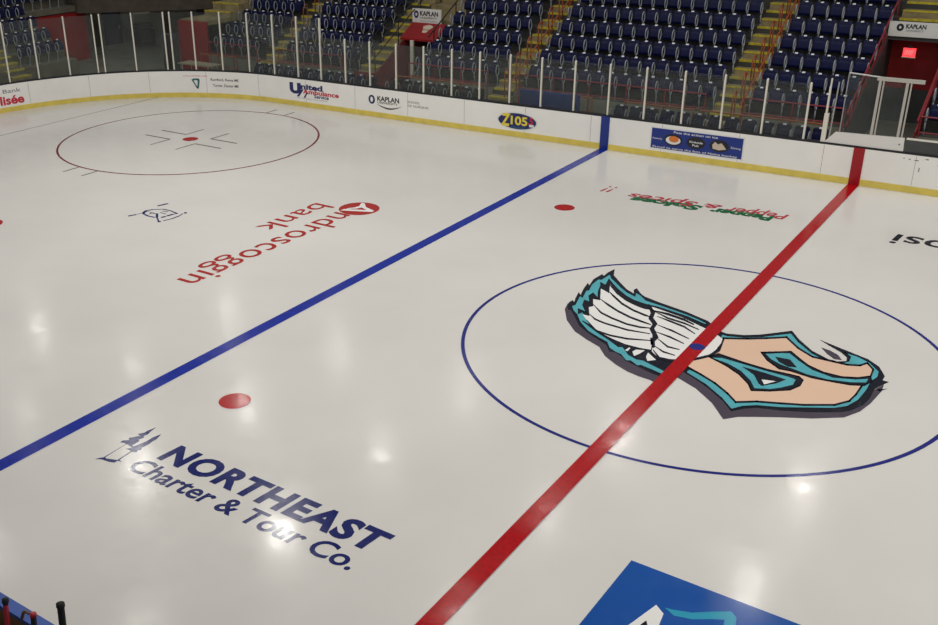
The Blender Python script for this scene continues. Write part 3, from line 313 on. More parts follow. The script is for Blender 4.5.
# sponsor marks
nm = flat_text('charter_lettering', 'NORTHEAST', (-5.82,-8.73), (1,-.012), 4.36, .46, 2*Z, M['ink_navy'], ice, bold=.045, spacing=1.1, skew=.10)
tag(nm, 'navy lettering NORTHEAST with two pine trees')
s_ = flat_text('small_lettering', 'Charter & Tour Co.', (-6.02,-9.235), (1,-.012), 4.52, .36, 2*Z, M['ink_navy'], nm, bold=.02, spacing=1.0, skew=.12)
tag(s_, 'thinner navy lettering Charter & Tour Co.')
tag(poly_decal('pine_trees', DATA['trees']['trees'], 2, M['ink_navy'], nm), 'two navy pine trees')
poly_decal('trunk_gap', DATA['trees']['trees_gap'], 3, M['ice'], nm)
# bank mark, read from the far side
bk = poly_decal('bank_roundel', [disc((-10.85,3.53), .57)], 2, M['ink_rust'], ice, 'rust red bank name with round letter A badge')
am = MB()
def leaf(p): am.add([(x, y, 3*Z) for x, y in p], [list(range(len(p)))])
def AX(u, v): return (-10.85 + 1.14*v, 3.53 - 1.14*u)      # u along reading direction, v up
leaf([AX(-.05,.42), AX(.05,.42), AX(.36,-.30), AX(.22,-.30), AX(0,.22), AX(-.10,.0), AX(-.20,.05), AX(-.16,.14)])
leaf([AX(-.20,.05), AX(-.10,.0), AX(-.16,-.12), AX(-.40,-.22), AX(-.42,-.14)])
leaf([AX(-.16,-.12), AX(-.10,.0), AX(.04,-.06), AX(.20,-.26), AX(.10,-.24), AX(0,-.16)])
am.build('letter_badge', M['white'], bk)
flat_text('bank_lettering', 'ndroscoggin', (-11.22,2.95), (-.010,-1), 5.98, .78, 2*Z, M['ink_rust'], bk, bold=.004, spacing=1.04)
flat_text('bank_lettering', 'bank', (-12.22,3.30), (-.012,-1), 2.55, .70, 2*Z, M['ink_rust'], bk, bold=.004, spacing=1.04)
# red and green mark, read from the far side
gm = flat_text('sponsor_script', 'Pepper', (-.76,9.18), (-1,-.085), 1.62, .44, 3*Z, M['ink_red'], ice, bold=.02, shear=.25)
tag(gm, 'red and green script lettering near the far boards')
flat_text('script_lettering', '&', (-2.50,9.06), (-1,-.085), .50, .36, 3*Z, M['ink_red'], gm, bold=.02, shear=.2)
flat_text('script_lettering', 'Spices', (-3.15,9.0), (-1,-.085), 1.95, .44, 3*Z, M['ink_red'], gm, bold=.02, shear=.25)
flat_text('script_lettering', '!!', (-5.62,9.16), (-1,-.075), .34, .60, 3*Z, M['ink_red'], gm, bold=.0, shear=.25)
flat_text('green_lettering', 'Pepper', (-1.03,8.86), (-1,-.085), 1.68, .42, 2*Z, M['ink_green'], gm, bold=.06, shear=.2)
flat_text('green_lettering', 'Spices', (-2.92,8.72), (-1,-.085), 2.0, .42, 2*Z, M['ink_green'], gm, bold=.06, shear=.2)
pz = flat_text('cola_lettering', 'pepsi', (4.25,9.07), (-1,.0), 2.35, .82, 2*Z, M['black'], ice, bold=.012, skew=.08)
tag(pz, 'black italic lettering cut by the right edge')
# crest with crossed sticks
cr = MB()
def cseg(a, c_, wd):
    a = Vector(a); c_ = Vector(c_); d = (c_-a).normalized(); nn = Vector((-d.y, d.x))*wd/2
    cr.add([(*(a+nn), 2*Z), (*(a-nn), 2*Z), (*(c_-nn), 2*Z), (*(c_+nn), 2*Z)], [[0,1,2,3]])
for p, q, wd in DATA['crest']: cseg(p, q, wd)
co_ = cr.build('crest', M['ink_navy'], ice); tag(co_, 'small navy crest with crossed sticks left of the bank name')
# blue panel at the near edge
bp_ = poly_decal('blue_panel', [[(1.57,-6.95),(6.4,-7.02),(6.4,-10.6),(1.50,-10.5)]], 2, M['ink_royal'], ice, 'royal blue painted panel with white and cyan shapes at the bottom edge')
poly_decal('white_peak', [[(2.19,-7.63),(2.33,-7.74),(2.42,-8.4),(2.3,-9.0),(1.9,-9.0),(2.02,-8.3)]], 3, M['white'], bp_)
poly_decal('peak_core', [[(2.20,-7.98),(2.27,-8.1),(2.26,-8.7),(2.12,-8.7),(2.14,-8.2)]], 4, M['black'], bp_)
poly_decal('cyan_swoosh', [[(2.30,-7.62),(2.40,-7.60),(2.62,-7.52),(2.82,-7.36),(3.02,-7.22),(3.11,-7.30),(3.2,-7.7),(3.06,-7.72),(3.0,-7.42),(2.86,-7.5),(2.66,-7.64),(2.45,-7.70)]], 3, M['ink_cyan'], bp_)

# ------------------------------------------------------------------ dasher boards
S_ARC = HX - RC
def path(s, off=0.0):
    """point on the far boards' ice face, s metres left of the red line; off = outward"""
    if s <= S_ARC: return (-s, HY + off)
    a = PI/2 + (s - S_ARC)/RC
    if a <= PI: return (-S_ARC + (RC+off)*math.cos(a), HY - RC + (RC+off)*math.sin(a))
    return (-HX - off, HY - RC - (s - S_ARC - RC*PI/2))
def srange(s0, s1):
    if s1 <= S_ARC: return [s0, s1]
    n = max(2, int((s1 - max(s0, S_ARC))/.35) + 1); a = max(s0, S_ARC)
    return ([s0] if s0 < S_ARC else []) + [a + (s1-a)*k/n for k in range(n+1)]
def sweep(mb, s0, s1, o0, o1, z0, z1):
    ss = srange(s0, s1); vs = []
    for s in ss:
        i = path(s, o0); o = path(s, o1)
        vs += [(*i, z0), (*i, z1), (*o, z1), (*o, z0)]
    fs = []
    for k in range(len(ss)-1):
        for j in range(4): fs.append([4*k+j, 4*k+(j+1) % 4, 4*k+4+(j+1) % 4, 4*k+4+j])
    fs += [[0,3,2,1], [4*len(ss)-4+j for j in range(4)]]
    return mb.add(vs, fs)
SR, SL = -9.0, 46.0
boards = sweep(MB(), SR, SL, 0, .12, .0, 1.07).build('dasher_boards', M['board'])
tag(boards, 'white dasher boards curving around the far side of the ice', 'boards')
o = sweep(MB(), SR, SL, -.012, 0, 0, .19).build('kick_strip', M['kick'], boards); o['label'] = 'yellow kick strip along the ice'
sweep(MB(), SR, SL, .03, .16, 1.07, 1.13).build('cap_rail', M['cap'], boards)
o = sweep(MB(), 7.62, 7.92, -.016, 0, 0, 1.10).build('blue_stripe', M['stripe_blue'], boards); o['label'] = 'blue stripe where the blue line meets the boards'
o = sweep(MB(), -.15, .15, -.016, 0, 0, 1.085).build('red_stripe', M['stripe_red'], boards); o['label'] = 'red stripe where the red line meets the boards'
sm = MB()
for k in range(-2, 14): sweep(sm, 2.44*k + .95, 2.44*k + .96, -.002, 0, .2, 1.06)
sm.build('panel_seam', M['print_grey'], boards)
scuff = MB()
for px_, pz_, w_, h_ in ((-1.35,.93,.05,.03),(-1.55,.92,.10,.03),(-1.62,.62,.03,.12),(-2.1,.86,.06,.05),(-2.25,.8,.04,.05),(-2.5,.78,.10,.05),(-1.8,.98,.08,.03),(-2.35,.62,.03,.1),(-1.2,.95,.04,.02)):
    sweep(scuff, px_, px_+w_, -.002, 0, pz_, pz_+h_)
scuff.build('puck_scuffs', M['print_grey'], boards)

def wrap(vs, s0, z0, off): return [(*path(s0 - x, -off), z0 + y) for x, y in vs]
def board_text(name, txt, s_left, s_right, z0, cap, m, parent, off=.004, bold=.0, shear=0.0, slope=0.0):
    vs, fs, wd = text_mesh(txt, bold, 1.0, shear); k = (s_left - s_right)/wd
    b = MB().add(wrap([(x*k, y*cap + slope*x*k) for x, y in vs], s_left, z0, off), fs)
    return b.build(name, m, parent)
def board_poly(name, pts, s0, z0, m, parent, off=.003):
    return MB().add(wrap(pts, s0, z0, off), [list(range(len(pts)))]).build(name, m, parent)
def board_oval(name, s, z, a, c_, m, parent, off, sq=2.6):
    pts = []
    for k in range(40):
        t = 2*PI*k/40; pts.append((a*math.copysign(abs(math.cos(t))**(2/sq), math.cos(t)), c_*math.copysign(abs(math.sin(t))**(2/sq), math.sin(t))))
    return board_poly(name, pts, s, z, m, parent, off)
# radio badge
rb = board_oval('radio_badge', 11.02, .55, .80, .32, M['print_white'], boards, .003, 2.0); rb['label'] = 'dark oval radio badge with yellow Z105.5'
board_oval('badge_field', 11.02, .55, .74, .275, M['print_navy'], rb, .005, 2.0)
board_text('badge_lettering', 'Z', 11.66, 11.28, .36, .40, M['print_yellow'], rb, .007, .04, .1)
board_text('badge_lettering', '105', 11.27, 10.62, .43, .28, M['print_yellow'], rb, .007, .03)
board_text('badge_lettering', '.5', 10.61, 10.40, .50, .22, M['print_red'], rb, .007, .02)
board_poly('badge_bar', [(0,0),(.18,0),(.18,.09),(0,.09)], 10.55, .40, M['print_white'], rb, .007)
board_text('badge_small_lettering', 'today\'s best mix', 11.25, 10.72, .315, .05, M['print_cyan'], rb, .007)
# university advert
ka = board_text('university_lettering', 'KAPLAN', 16.98, 15.98, .63, .17, M['print_black'], boards, .004, .03); ka['label'] = 'black KAPLAN university name on the white boards'
board_text('small_lettering', 'UNIVERSITY', 16.98, 16.05, .53, .075, M['print_black'], ka, .004, .01)
board_oval('ring_mark', 17.24, .65, .15, .17, M['print_navy'], ka, .004, 2.0)
board_oval('ring_mark_hole', 17.24, .65, .065, .10, M['board'], ka, .006, 2.0)
sw = MB(); pts = [(-.55 + 1.1*k/16, -.10*math.sin(PI*k/16)) for k in range(17)]
sw.add(wrap([(x, y) for x, y in pts] + [(x, y*1.45 - .01) for x, y in pts[::-1]], 16.45, .50, .004), [[k, k+1, 32-k, 33-k] for k in range(16)])
sw.build('swoosh', M['print_black'], ka)
board_text('small_lettering', 'SCHOOL', 15.60, 15.05, .69, .08, M['print_grey'], ka, .004, .01)
board_text('small_lettering', 'OF NURSING', 15.60, 14.68, .55, .08, M['print_grey'], ka, .004, .01)
# ambulance advert
ua = board_text('ambulance_lettering', 'U', 21.30, 20.72, .52, .36, M['print_navy'], boards, .004, .07); ua['label'] = 'navy and red ambulance company name on the white boards'
board_text('navy_lettering', 'nited', 20.72, 19.62, .70, .20, M['print_navy'], ua, .004, .045)
board_text('red_lettering', 'Ambulance', 20.62, 18.82, .53, .17, M['print_red'], ua, .006, .03)
board_text('navy_lettering', 'Service', 20.05, 19.32, .40, .13, M['print_navy'], ua, .006, .025)
board_poly('slash', [(0,0),(.12,0),(.38,.30),(.26,.30)], 20.95, .38, M['print_navy'], ua, .005)
board_poly('slash', [(0,0),(.08,0),(.24,.22),(.16,.22)], 20.60, .36, M['print_navy'], ua, .005)
board_text('small_lettering', 'Emergency care', 20.9, 19.4, .32, .035, M['print_grey'], ua, .004)
# shield advert
sh = board_poly('shield_mark', [(-.19,.15),(-.10,.20),(.14,.20),(.17,.12),(.10,-.22),(.02,-.22)], 25.82, .58, M['print_teal'], boards, .003); sh['label'] = 'small green shield with two rows of black lettering'
board_poly('shield_core', [(-.10,.10),(-.04,.13),(.06,.13),(.08,.08),(.05,-.10),(.02,-.11)], 25.82, .58, M['print_white'], sh, .005)
board_text('heading_lettering', 'VOLUNTEER FIRE', 26.35, 25.30, .86, .045, M['print_red'], sh, .004)
board_text('place_lettering', 'Rumford, Rome ME', 25.16, 23.88, .70, .10, M['print_black'], sh, .004, .012)
board_text('place_lettering', 'Turner, Dexter ME', 25.08, 23.90, .46, .10, M['print_black'], sh, .004, .012)
# arena name
cz = board_text('arena_lettering', 'Colisée', 34.62, 32.92, .30, .32, M['print_red'], boards, .004, .035); cz['label'] = 'red arena name Colisée on the curved boards'
board_text('bank_lettering', 'Androscoggin Bank', 36.0, 33.0, .74, .15, M['print_grey'], cz, .004, .005)
# blue banner
bn = board_poly('blue_banner', [(0,0),(2.98,0),(2.98,.72),(0,.72)], 6.21, .25, M['print_white'], boards, .003); bn['label'] = 'blue sponsor banner with three ovals beside the blue stripe'
board_poly('banner_field', [(0,0),(2.90,0),(2.90,.64),(0,.64)], 6.17, .29, M['stripe_blue'], bn, .005)
for s, c1, c2 in ((5.45,'print_white','print_orange'),(4.72,'print_navy','print_white'),(3.98,'print_navy','print_tan')):
    board_oval('banner_oval', s, .61, .30, .19, M['print_black'], bn, .007, 2.0)
    if c1 == 'print_white':
        board_oval('oval_core', s, .60, .24, .13, M['print_white'], bn, .009, 2.0); board_oval('oval_spot', s-.02, .64, .16, .10, M['print_orange'], bn, .011, 2.0)
    elif c2 == 'print_white':
        board_text('banner_lettering', 'Rinkside', s+.2, s-.22, .60, .06, M['print_white'], bn, .009, .02); board_text('banner_lettering', 'Pub', s+.1, s-.10, .50, .06, M['print_white'], bn, .009, .02)
    else:
        board_poly('oval_spot', [(-.20,-.10),(.0,-.13),(.22,-.08),(.14,.02),(.06,.10),(-.05,.05),(-.14,.12),(-.22,.02)], s, .61, M['print_tan'], bn, .009)
board_text('banner_lettering', 'Pass the action on ice', 5.45, 4.05, .83, .065, M['print_white'], bn, .007, .012)
board_text('banner_lettering', 'Proud to serve the fans of Maine hockey', 6.10, 3.40, .315, .055, M['print_white'], bn, .007, .012)
board_text('banner_lettering', 'Family', 6.12, 5.80, .58, .05, M['print_white'], bn, .007)
board_text('banner_lettering', 'Dining', 3.62, 3.32, .58, .06, M['print_white'], bn, .007)

# ------------------------------------------------------------------ glass on the boards
posts = [1.59,2.82,4.06,5.29,6.53,7.76,8.98,10.2,11.4,12.6,13.75,14.95,16.16,17.36,18.52,19.72,20.88,22.12,23.36,24.6,25.78,26.72,26.98,28.26,29.52,29.80,30.92,32.16,33.34,34.55]
def pname(i):
    s = posts[i]
    if i == 5: return 'directly above the blue stripe'
    if s < 7.7: return ORD[4-i] + ' to the right of the blue stripe'
    if s < 16: return ORD[i-6] + ' to the left of the blue stripe'
    if s < 26.7: return ORD[i-12] + ' to the left of the KAPLAN name'
    return ORD[i-21] + ' from the right at the far left corner'
def top_z(s): return 2.78 if s < 19.75 else 3.46
for i, s in enumerate(posts):
    x, y = path(s, .10); zt = top_z(s + .05)
    b = MB(); h = .026
    d = Vector(path(s+.01)) - Vector(path(s-.01)); ang = math.atan2(d.y, d.x)
    b.box(-h, h, -.035, .035, 1.12, zt - .03); b.hexa([(-h,-.035,zt-.03),(h,-.035,zt-.03),(h,.035,zt-.03),(-h,.035,zt-.03)], [(-h*.5,-.015,zt),(h*.5,-.015,zt),(h*.5,.015,zt),(-h*.5,.015,zt)])
    o = b.build('glass_post', M['post']); o.location = (x, y, 0); o.rotation_euler = (0,0,ang)
    tag(o, 'cream glass support post, ' + pname(i), 'post', 'cream posts holding the rink glass')
for i in range(len(posts)-1):
    s0, s1 = posts[i], posts[i+1]
    if s1 - s0 < .4: continue
    zt = top_z(s0 + .05) - .04
    o = sweep(MB(), s0+.03, s1-.03, .094, .106, 1.12, zt).build('rink_glass', M['glass'])
    tag(o, 'clear glass left of the post ' + pname(i), 'glass panel', 'clear glass panels above the boards')

# ------------------------------------------------------------------ scorer's gate at center ice
def fpoly(mb, pts, y0, y1): return mb.prism_y(pts, y0, y1)
gate = fpoly(MB(), [(-1.0,1.13),(1.11,1.13),(1.09,1.50),(-.73,1.45)], 13.0, 13.07).build('scorer_gate', M['sign'])
tag(gate, 'white gate panel with framed glass above the red board stripe', 'gate')
g = MB(); yy = 13.06
for x, wd, zt in ((.21,.035,3.0),(.30,.018,3.0),(.90,.035,3.02),(1.00,.018,3.0)):
    g.box(x-wd, x+wd, yy-.02, yy+.04, 1.45, zt)
g.box(.12, 1.32, yy-.03, yy+.05, 3.0, 3.10); g.build('gate_frame', M['frame'], gate)
g = MB(); g.tube([(-.63,13.1,3.13),(.2,13.1,3.08)], .025); g.tube([(-.63,13.1,3.13),(-.64,13.1,1.46)], .018); g.tube([(-.86,13.1,2.85),(-.90,13.1,1.2)], .02)
g.build('thin_frame', M['steel'], gate)
MB().box(-.62,.18,13.085,13.095,1.46,3.06).build('pane', M['glass'], gate); MB().box(.32,.86,13.085,13.095,1.5,2.98).build('pane', M['glass'], gate)
MB().box(.97,1.0,12.98,13.0,1.30,1.33).build('latch', M['cap'], gate)
b = MB(); b.box(-1.10,-.98,12.99,13.1,1.12,1.95); b.box(-1.08,-1.03,13.0,13.07,1.95,2.72); b.box(-1.065,-1.03,13.0,13.06,2.72,2.95)
tag(b.build('padded_post', M['post']), 'thick cream padded post at the left of the white gate', 'post')
b = MB(); b.box(1.14, 3.4, 13.0, 13.06, 1.10, 1.47)
sb = b.build('bench_barrier', M['slate']); tag(sb, 'dark grey panel right of the white gate above the boards', 'barrier')
MB().box(1.14,3.4,12.99,13.07,1.47,1.51).build('top_rail', M['post'], sb)

# ------------------------------------------------------------------ floor behind the boards
ss = srange(SR, SL); b = MB(); vs = []
for s in ss: vs += [(*path(s,.13), .2), (*path(s,24), .2), (*path(s,24), .05), (*path(s,.13), .05)]
b.add(vs, [[4*k+j, 4*k+(j+1) % 4, 4*k+4+(j+1) % 4, 4*k+4+j] for k in range(len(ss)-1) for j in range(4)])
tag(b.build('floor', M['concrete_grey']), kind='structure')

# ------------------------------------------------------------------ grandstand
Y0, ZR, PITCH, RISE = 15.6, 1.0, .84, .45
def ry(k): return Y0 + PITCH*k
def rz(k): return ZR + RISE*k
def step_profile(k0, k1, bottom=.2):
    prof = [(ry(k0), bottom)]
    for k in range(k0, k1+1): prof += [(ry(k), rz(k)), (ry(k+1), rz(k))]
    return prof + [(ry(k1+1), bottom)]
KT = 9
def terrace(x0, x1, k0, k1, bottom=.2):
    o = MB().prism_x(step_profile(k0, k1, bottom), x0, x1).build('floor_terrace', M['concrete_shade']); tag(o, kind='structure'); return o
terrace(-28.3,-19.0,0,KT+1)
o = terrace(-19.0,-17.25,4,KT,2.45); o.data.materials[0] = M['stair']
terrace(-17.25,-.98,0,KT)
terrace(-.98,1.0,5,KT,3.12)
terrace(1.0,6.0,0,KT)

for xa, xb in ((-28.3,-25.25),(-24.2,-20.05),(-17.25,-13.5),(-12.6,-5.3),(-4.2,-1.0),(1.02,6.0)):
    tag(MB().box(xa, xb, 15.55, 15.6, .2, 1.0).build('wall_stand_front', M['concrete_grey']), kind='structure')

def aisle(x0, x1, k0, k1, label, nose=True):
    st = MB()
    for k in range(k0, k1+1):
        st.box(x0, x1, ry(k)-PITCH/2, ry(k)+.01, rz(k)-RISE, rz(k)-RISE/2)
        st.box(x0, x1, ry(k), ry(k)+PITCH/2, rz(k)-.02, rz(k)+.006)
    o = st.build('aisle_stairs', M['stair']); tag(o, label, 'stairs')
    for k in range(k0, k1+1):
        MB().box(x0+.01, x1-.01, ry(k)-.012, ry(k)+.10, rz(k)-.06, rz(k)+.012).build('step_nosing', M['nosing'], o)
        MB().box(x0+.01, x1-.01, ry(k)-PITCH/2-.012, ry(k)-PITCH/2+.07, rz(k)-RISE/2-.05, rz(k)-RISE/2+.008).build('step_nosing', M['nosing'], o)
    return o
aisle(-5.24,-4.24,0,7,'tan aisle stairs with yellow step edges left of the exit sign block')
aisle(-13.47,-12.62,0,7,'tan aisle stairs with yellow step edges between the second and third blocks')
aisle(-25.2,-24.25,0,8,'tan aisle stairs with yellow step edges at the far left block')
aisle(-20.0,-19.06,0,8,'tan aisle stairs between black handrails beside the red canopy')
aisle(-.85,.9,6,9,'tan aisle stairs above the right KAPLAN sign')

def loop_rail(x, k, label, group):
    y = ry(k); z = rz(k)
    pts = [(x,y-.38,z-RISE/2+.01),(x,y-.38,z+.62)] + [(x, y-.38+.16*(1-math.cos(a)), z+.62+.13*math.sin(a)+.10*(1-math.cos(a))*.6) for a in [PI*j/8 for j in range(1,8)]] + [(x,y-.10,z+.66),(x,y-.08,z-.0+.25),(x,y-.08,z-RISE/2+.01)]
    o = MB().tube(pts, .024, 7).build('loop_handrail', M['rail_rust'], smooth=True); tag(o, label, 'handrail', group)
for k in range(0, 8):
    loop_rail(-4.42, k, 'rust orange loop handrail, %s up the stairs left of the exit sign block' % ORD[k], 'loop handrails on the right stairs')
    loop_rail(-12.80, k, 'rust orange loop handrail, %s up the stairs between second and third blocks' % ORD[k], 'loop handrails on the middle stairs')
for k in range(2, 9):
    loop_rail(-24.40, k, 'rust orange loop handrail, %s up the far left stairs' % ORD[k-2], 'loop handrails on the far left stairs')
def sloped_rail(x, k0, k1, h, m, name, label, cat='handrail', double=False, post_every=2):
    y0, y1 = ry(k0)-.3, ry(k1)+.3; f = lambda y: ZR + (y-Y0)*RISE/PITCH + .12
    t = empty(name, (x, y0, f(y0)-.2)); tag(t, label, cat)
    def P(y, z): return (0, y-y0, z-(f(y0)-.2))
    MB().tube([P(y0, f(y0)+h), P(y1, f(y1)+h)], .028).build('top_rail', m, t)
    if double: MB().tube([P(y0, f(y0)+h*.55), P(y1, f(y1)+h*.55)], .024).build('lower_rail', m, t)
    k = k0
    while k <= k1:
        MB().tube([P(ry(k)+.1, rz(k)+.0), P(ry(k)+.1, f(ry(k)+.1)+h)], .024).build('rail_post', m, t); k += post_every
    return t
sloped_rail(-4.18, 0, 7, .45, M['rail_rust'], 'sloping_handrail', 'long rust orange sloping rail beside the seats left of the exit sign', post_every=1)
sloped_rail(-12.58, 0, 7, .40, M['rail_rust'], 'sloping_handrail', 'long rust orange sloping rail at the left of the widest block', post_every=1)
sloped_rail(-19.95, 0, 8, .85, M['rail_black'], 'black_handrail', 'black double handrail on the left of the stairs beside the red canopy', double=True)
sloped_rail(-19.05, 0, 8, .85, M['rail_black'], 'black_handrail', 'black double handrail on the right of the stairs beside the red canopy', double=True)
sloped_rail(-.945, 0, 6, .55, M['rail_red'], 'red_handrail', 'red sloping rail at the left of the exit doorway')
sloped_rail(1.02, 0, 5, .55, M['rail_red'], 'red_handrail', 'red sloping rail at the right of the exit doorway')
sloped_rail(-17.3, 2, 5, .55, M['rail_black'], 'black_handrail', 'short black sloping rail at the right of the left KAPLAN sign')

# guard rails: on the front wall of the stand, and behind the floor seats
def guard_rail(x0, x1, y, z0, h, m, label, n, drop=0.0):
    t = empty('guard_rail', ((x0+x1)/2, y, z0)); tag(t, label, 'railing'); hw = (x1-x0)/2
    MB().tube([(-hw,0,h),(hw,0,h)], .026).build('top_rail', m, t); MB().tube([(-hw,0,h*.55),(hw,0,h*.55)], .022).build('lower_rail', m, t)
    for i in range(n+1):
        x = -hw + .02 + (2*hw-.04)*i/n
        MB().tube([(x,0,-drop),(x,0,h)], .024).build('rail_post', m, t)
GA, GB = Y0 - .05, 14.35
for x0, x1, n, where in ((-12.4,-5.4,5,'widest seat block'),(-4.2,-1.05,2,'seat block beside the exit sign'),(-17.3,-13.7,3,'seat block right of the red canopy'),(-24.1,-20.6,3,'seat block left of the black handrails'),(-28.2,-25.3,2,'seat block right of the red corner wall'),(1.05,4.5,2,'seats at the right edge')):
    guard_rail(x0, x1, GA, .55, 1.05, M['rail_red'], 'dark red guard rail before the ' + where, n)
for x0, x1, n, where in ((-7.75,-5.35,2,'right of the blue stripe'),(-5.15,-1.3,3,'behind the floor seats near the white gate'),(-11.5,-8.9,2,'behind the blue bench'),(-17.0,-13.2,3,'behind the black floor seats'),(-24.3,-20.4,3,'behind the floor seats left of the red canopy'),(-27.6,-25.4,2,'near the folding table')):
    guard_rail(x0, x1, GB, .2, 1.12, M['rail_rust'], 'rust pipe railing ' + where, n)

# ------------------------------------------------------------------ seats
def rounded_slab(wd, ht, th, z0, curve=0.0, lean=0.0, y=0.0, n=8, r=.05, roll=.02):
    """upright seat shell, front towards -y"""
    mb = MB(); nx, nz = n, 6; vs = []; fs = []
    def pt(u, v, side):
        x = (u-.5)*wd; z = v*ht
        # round the two upper corners
        hw = wd/2
        if z > ht-r: hw -= r - math.sqrt(max(0, r*r-(z-(ht-r))**2))
        x = max(-hw, min(hw, x))
        yy = y + curve*(1-(2*u-1)**2) + lean*v + (th if side else 0)
        edge = min(1, (1-v)*ht/roll) if v > .5 else 1
        if not side: yy += (1-edge)*th*.4
        else: yy -= (1-edge)*th*.4
        return (x, yy, z0 + z)
    for side in (0, 1):
        for j in range(nz+1):
            v = [0,.25,.5,.75,.9,.97,1][j]
            for i in range(nx+1): vs.append(pt(i/nx, v, side))
    W_ = nx+1; S = W_*(nz+1)
    for j in range(nz):
        for i in range(nx):
            a = j*W_+i; fs.append([a, a+1, a+W_+1, a+W_]); fs.append([S+a, S+a+W_, S+a+W_+1, S+a+1])
    for i in range(nx):
        fs.append([i, S+i, S+i+1, i+1]); a = nz*W_+i; fs.append([a, a+1, S+a+1, S+a])
    for j in range(nz):
        a = j*W_; fs.append([a, a+W_, S+a+W_, S+a]); a += nx; fs.append([a, S+a, S+a+W_, a+W_])
    return mb.add(vs, fs)
SEATW = .50
def make_seat(shell, name):
    t = empty(name)
    rounded_slab(.43,.46,.03,.40,curve=.03,lean=.09,y=0).build('seat_back', shell, t, smooth=True)
    rounded_slab(.40,.34,.05,.42,curve=.02,lean=.05,y=-.10,r=.08,roll=.04).build('seat_pan', shell, t, smooth=True)
    MB().hexa([(-.05,.045,.845),(.05,.045,.845),(.05,.10,.845),(-.05,.10,.845)],[(-.045,.052,.872),(.045,.052,.872),(.045,.10,.885),(-.045,.10,.885)]).build('number_plate_glint', M['plate_glint'], t)  # number plate, white and tilted up to imitate lamp glints as well
    return t
def standard_mesh():
    b = MB(); pts = [(0, -.17+.115*math.cos(a), .58+.20*math.sin(a)) for a in [2*PI*k/18 for k in range(18)]]
    b.tube(pts, .020, 6, closed=True); b.tube([(0,-.17,.38),(0,-.12,.0)], .02, 6); b.box(-.03,.03,-.18,-.04,0,.015)
    return b
def add_standard(t, x, first={}):
    if 'o' not in first:
        first['o'] = standard_mesh().build('armrest_stand', M['standard'], t, smooth=True); o = first['o']
    else:
        o = first['o'].copy(); COL.objects.link(o); o.parent = t
    o.location = (x,0,0); return o
proto = make_seat(M['seat'], 'stadium_seat')
add_standard(proto, -SEATW/2)
proto_end = copy_tree(proto); add_standard(proto_end, SEATW/2)
black = make_seat(M['seat_black'], 'stadium_seat'); add_standard(black, -SEATW/2)
used = set()
def place(src, x, y, z, label, group, rz_=0, cat='seat'):
    if src.name in used: o = copy_tree(src)
    else: o = src; used.add(src.name)
    o.location = (x, y, z); o.rotation_euler = (0,0,rz_); tag(o, label, cat, group); return o
def rowname(k): return 'bottom row' if k == 0 else ORD[k] + ' row up'
SEATY = .52
def seat_row(x0, n, k, where, group, SW=SEATW):
    for i in range(n):
        place(proto_end if i == n-1 else proto, x0 + SW*(i+.5), ry(k)+SEATY, rz(k), 'navy tip-up seat, %s from left, %s, %s' % (ORD[i], rowname(k), where), group)
for k in range(0, 6): seat_row(-5.26-14*.503, 14, k, 'widest block', 'navy seats in the widest block', .503)
for k in range(0, 7): seat_row(-4.08, 6, k, 'block beside exit sign', 'navy seats in the block beside the exit sign', .515)
for k in range(0, 7):
    n = 7 if k < 5 else 8
    seat_row(-13.52-n*.52, n, k, 'block right of red canopy', 'navy seats in the block right of the red canopy', .52)
for k in range(0, 8): seat_row(-20.05-8*SEATW, 8, k, 'block left of black handrails', 'navy seats in the block left of the black handrails')
for k in range(0, 2): seat_row(1.15, 2, k, 'at the right edge', 'navy seats at the right edge')
# floor seats just behind the glass
for i in range(13):
    place(proto, -7.6+.525*i, 13.72, .46, 'dark blue floor seat behind the glass, %s right of the blue stripe' % ORD[i], 'dark blue floor seats right of the blue stripe')
for i in range(12):
    place(proto, -23.6+.525*i, 13.72, .46, 'dark blue floor seat behind the glass, %s from left, near the red canopy' % ORD[i], 'dark blue floor seats left of the red canopy')
for i in range(8):
    place(black, -16.7+.52*i, 13.72, .46, 'black floor seat behind the glass, %s from left' % ORD[i], 'black floor seats right of the red canopy')
# left block and end stand: the far, small ones are one mass
def seat_mass(mb, x, y, z, rz_):
    c_, s_ = math.cos(rz_), math.sin(rz_)
    for part in (proto.children):
        me = part.data; lx = part.location.x
        n = len(mb.v)
        mb.v += [(x + (v.co.x+lx)*c_ - v.co.y*s_, y + (v.co.x+lx)*s_ + v.co.y*c_, z + v.co.z) for v in me.vertices]
        for p in me.polygons:
            mb.f.append([n + i for i in p.vertices]); mb.mi.append({'armrest_stand':1,'number_plate_glint':2}.get(part.name.split('.')[0], 0))
def mass(name, spots, label):
    mb = MB(); mb.mi = []
    for s_ in spots: seat_mass(mb, *s_)
    o = mb.build(name, M['seat']); o.data.materials.append(M['standard']); o.data.materials.append(M['plate_glint'])
    for p, mi in zip(o.data.polygons, mb.mi): p.material_index = mi
    tag(o, label, 'seats', kind='stuff'); return o
EX = -33.1
def ex(k): return EX - PITCH*k
spots = []
for k in range(0, 10):
    for i in range(6): spots.append((-28.15 + SEATW*(i+.5), ry(k)+SEATY, rz(k), 0))
for k in range(0, 8):
    for i in range(5 if k < 4 else 11): spots.append((ex(k)-SEATY, 9.25 + SEATW*(i+.5), rz(k), PI/2))
    if k < 2:
        for i in range(3): spots.append((ex(k)-SEATY, 6.55 + SEATW*(i+.5), rz(k), PI/2))
mass('distant_seats', spots, 'many small navy seats at the far left corner beyond the curved glass')

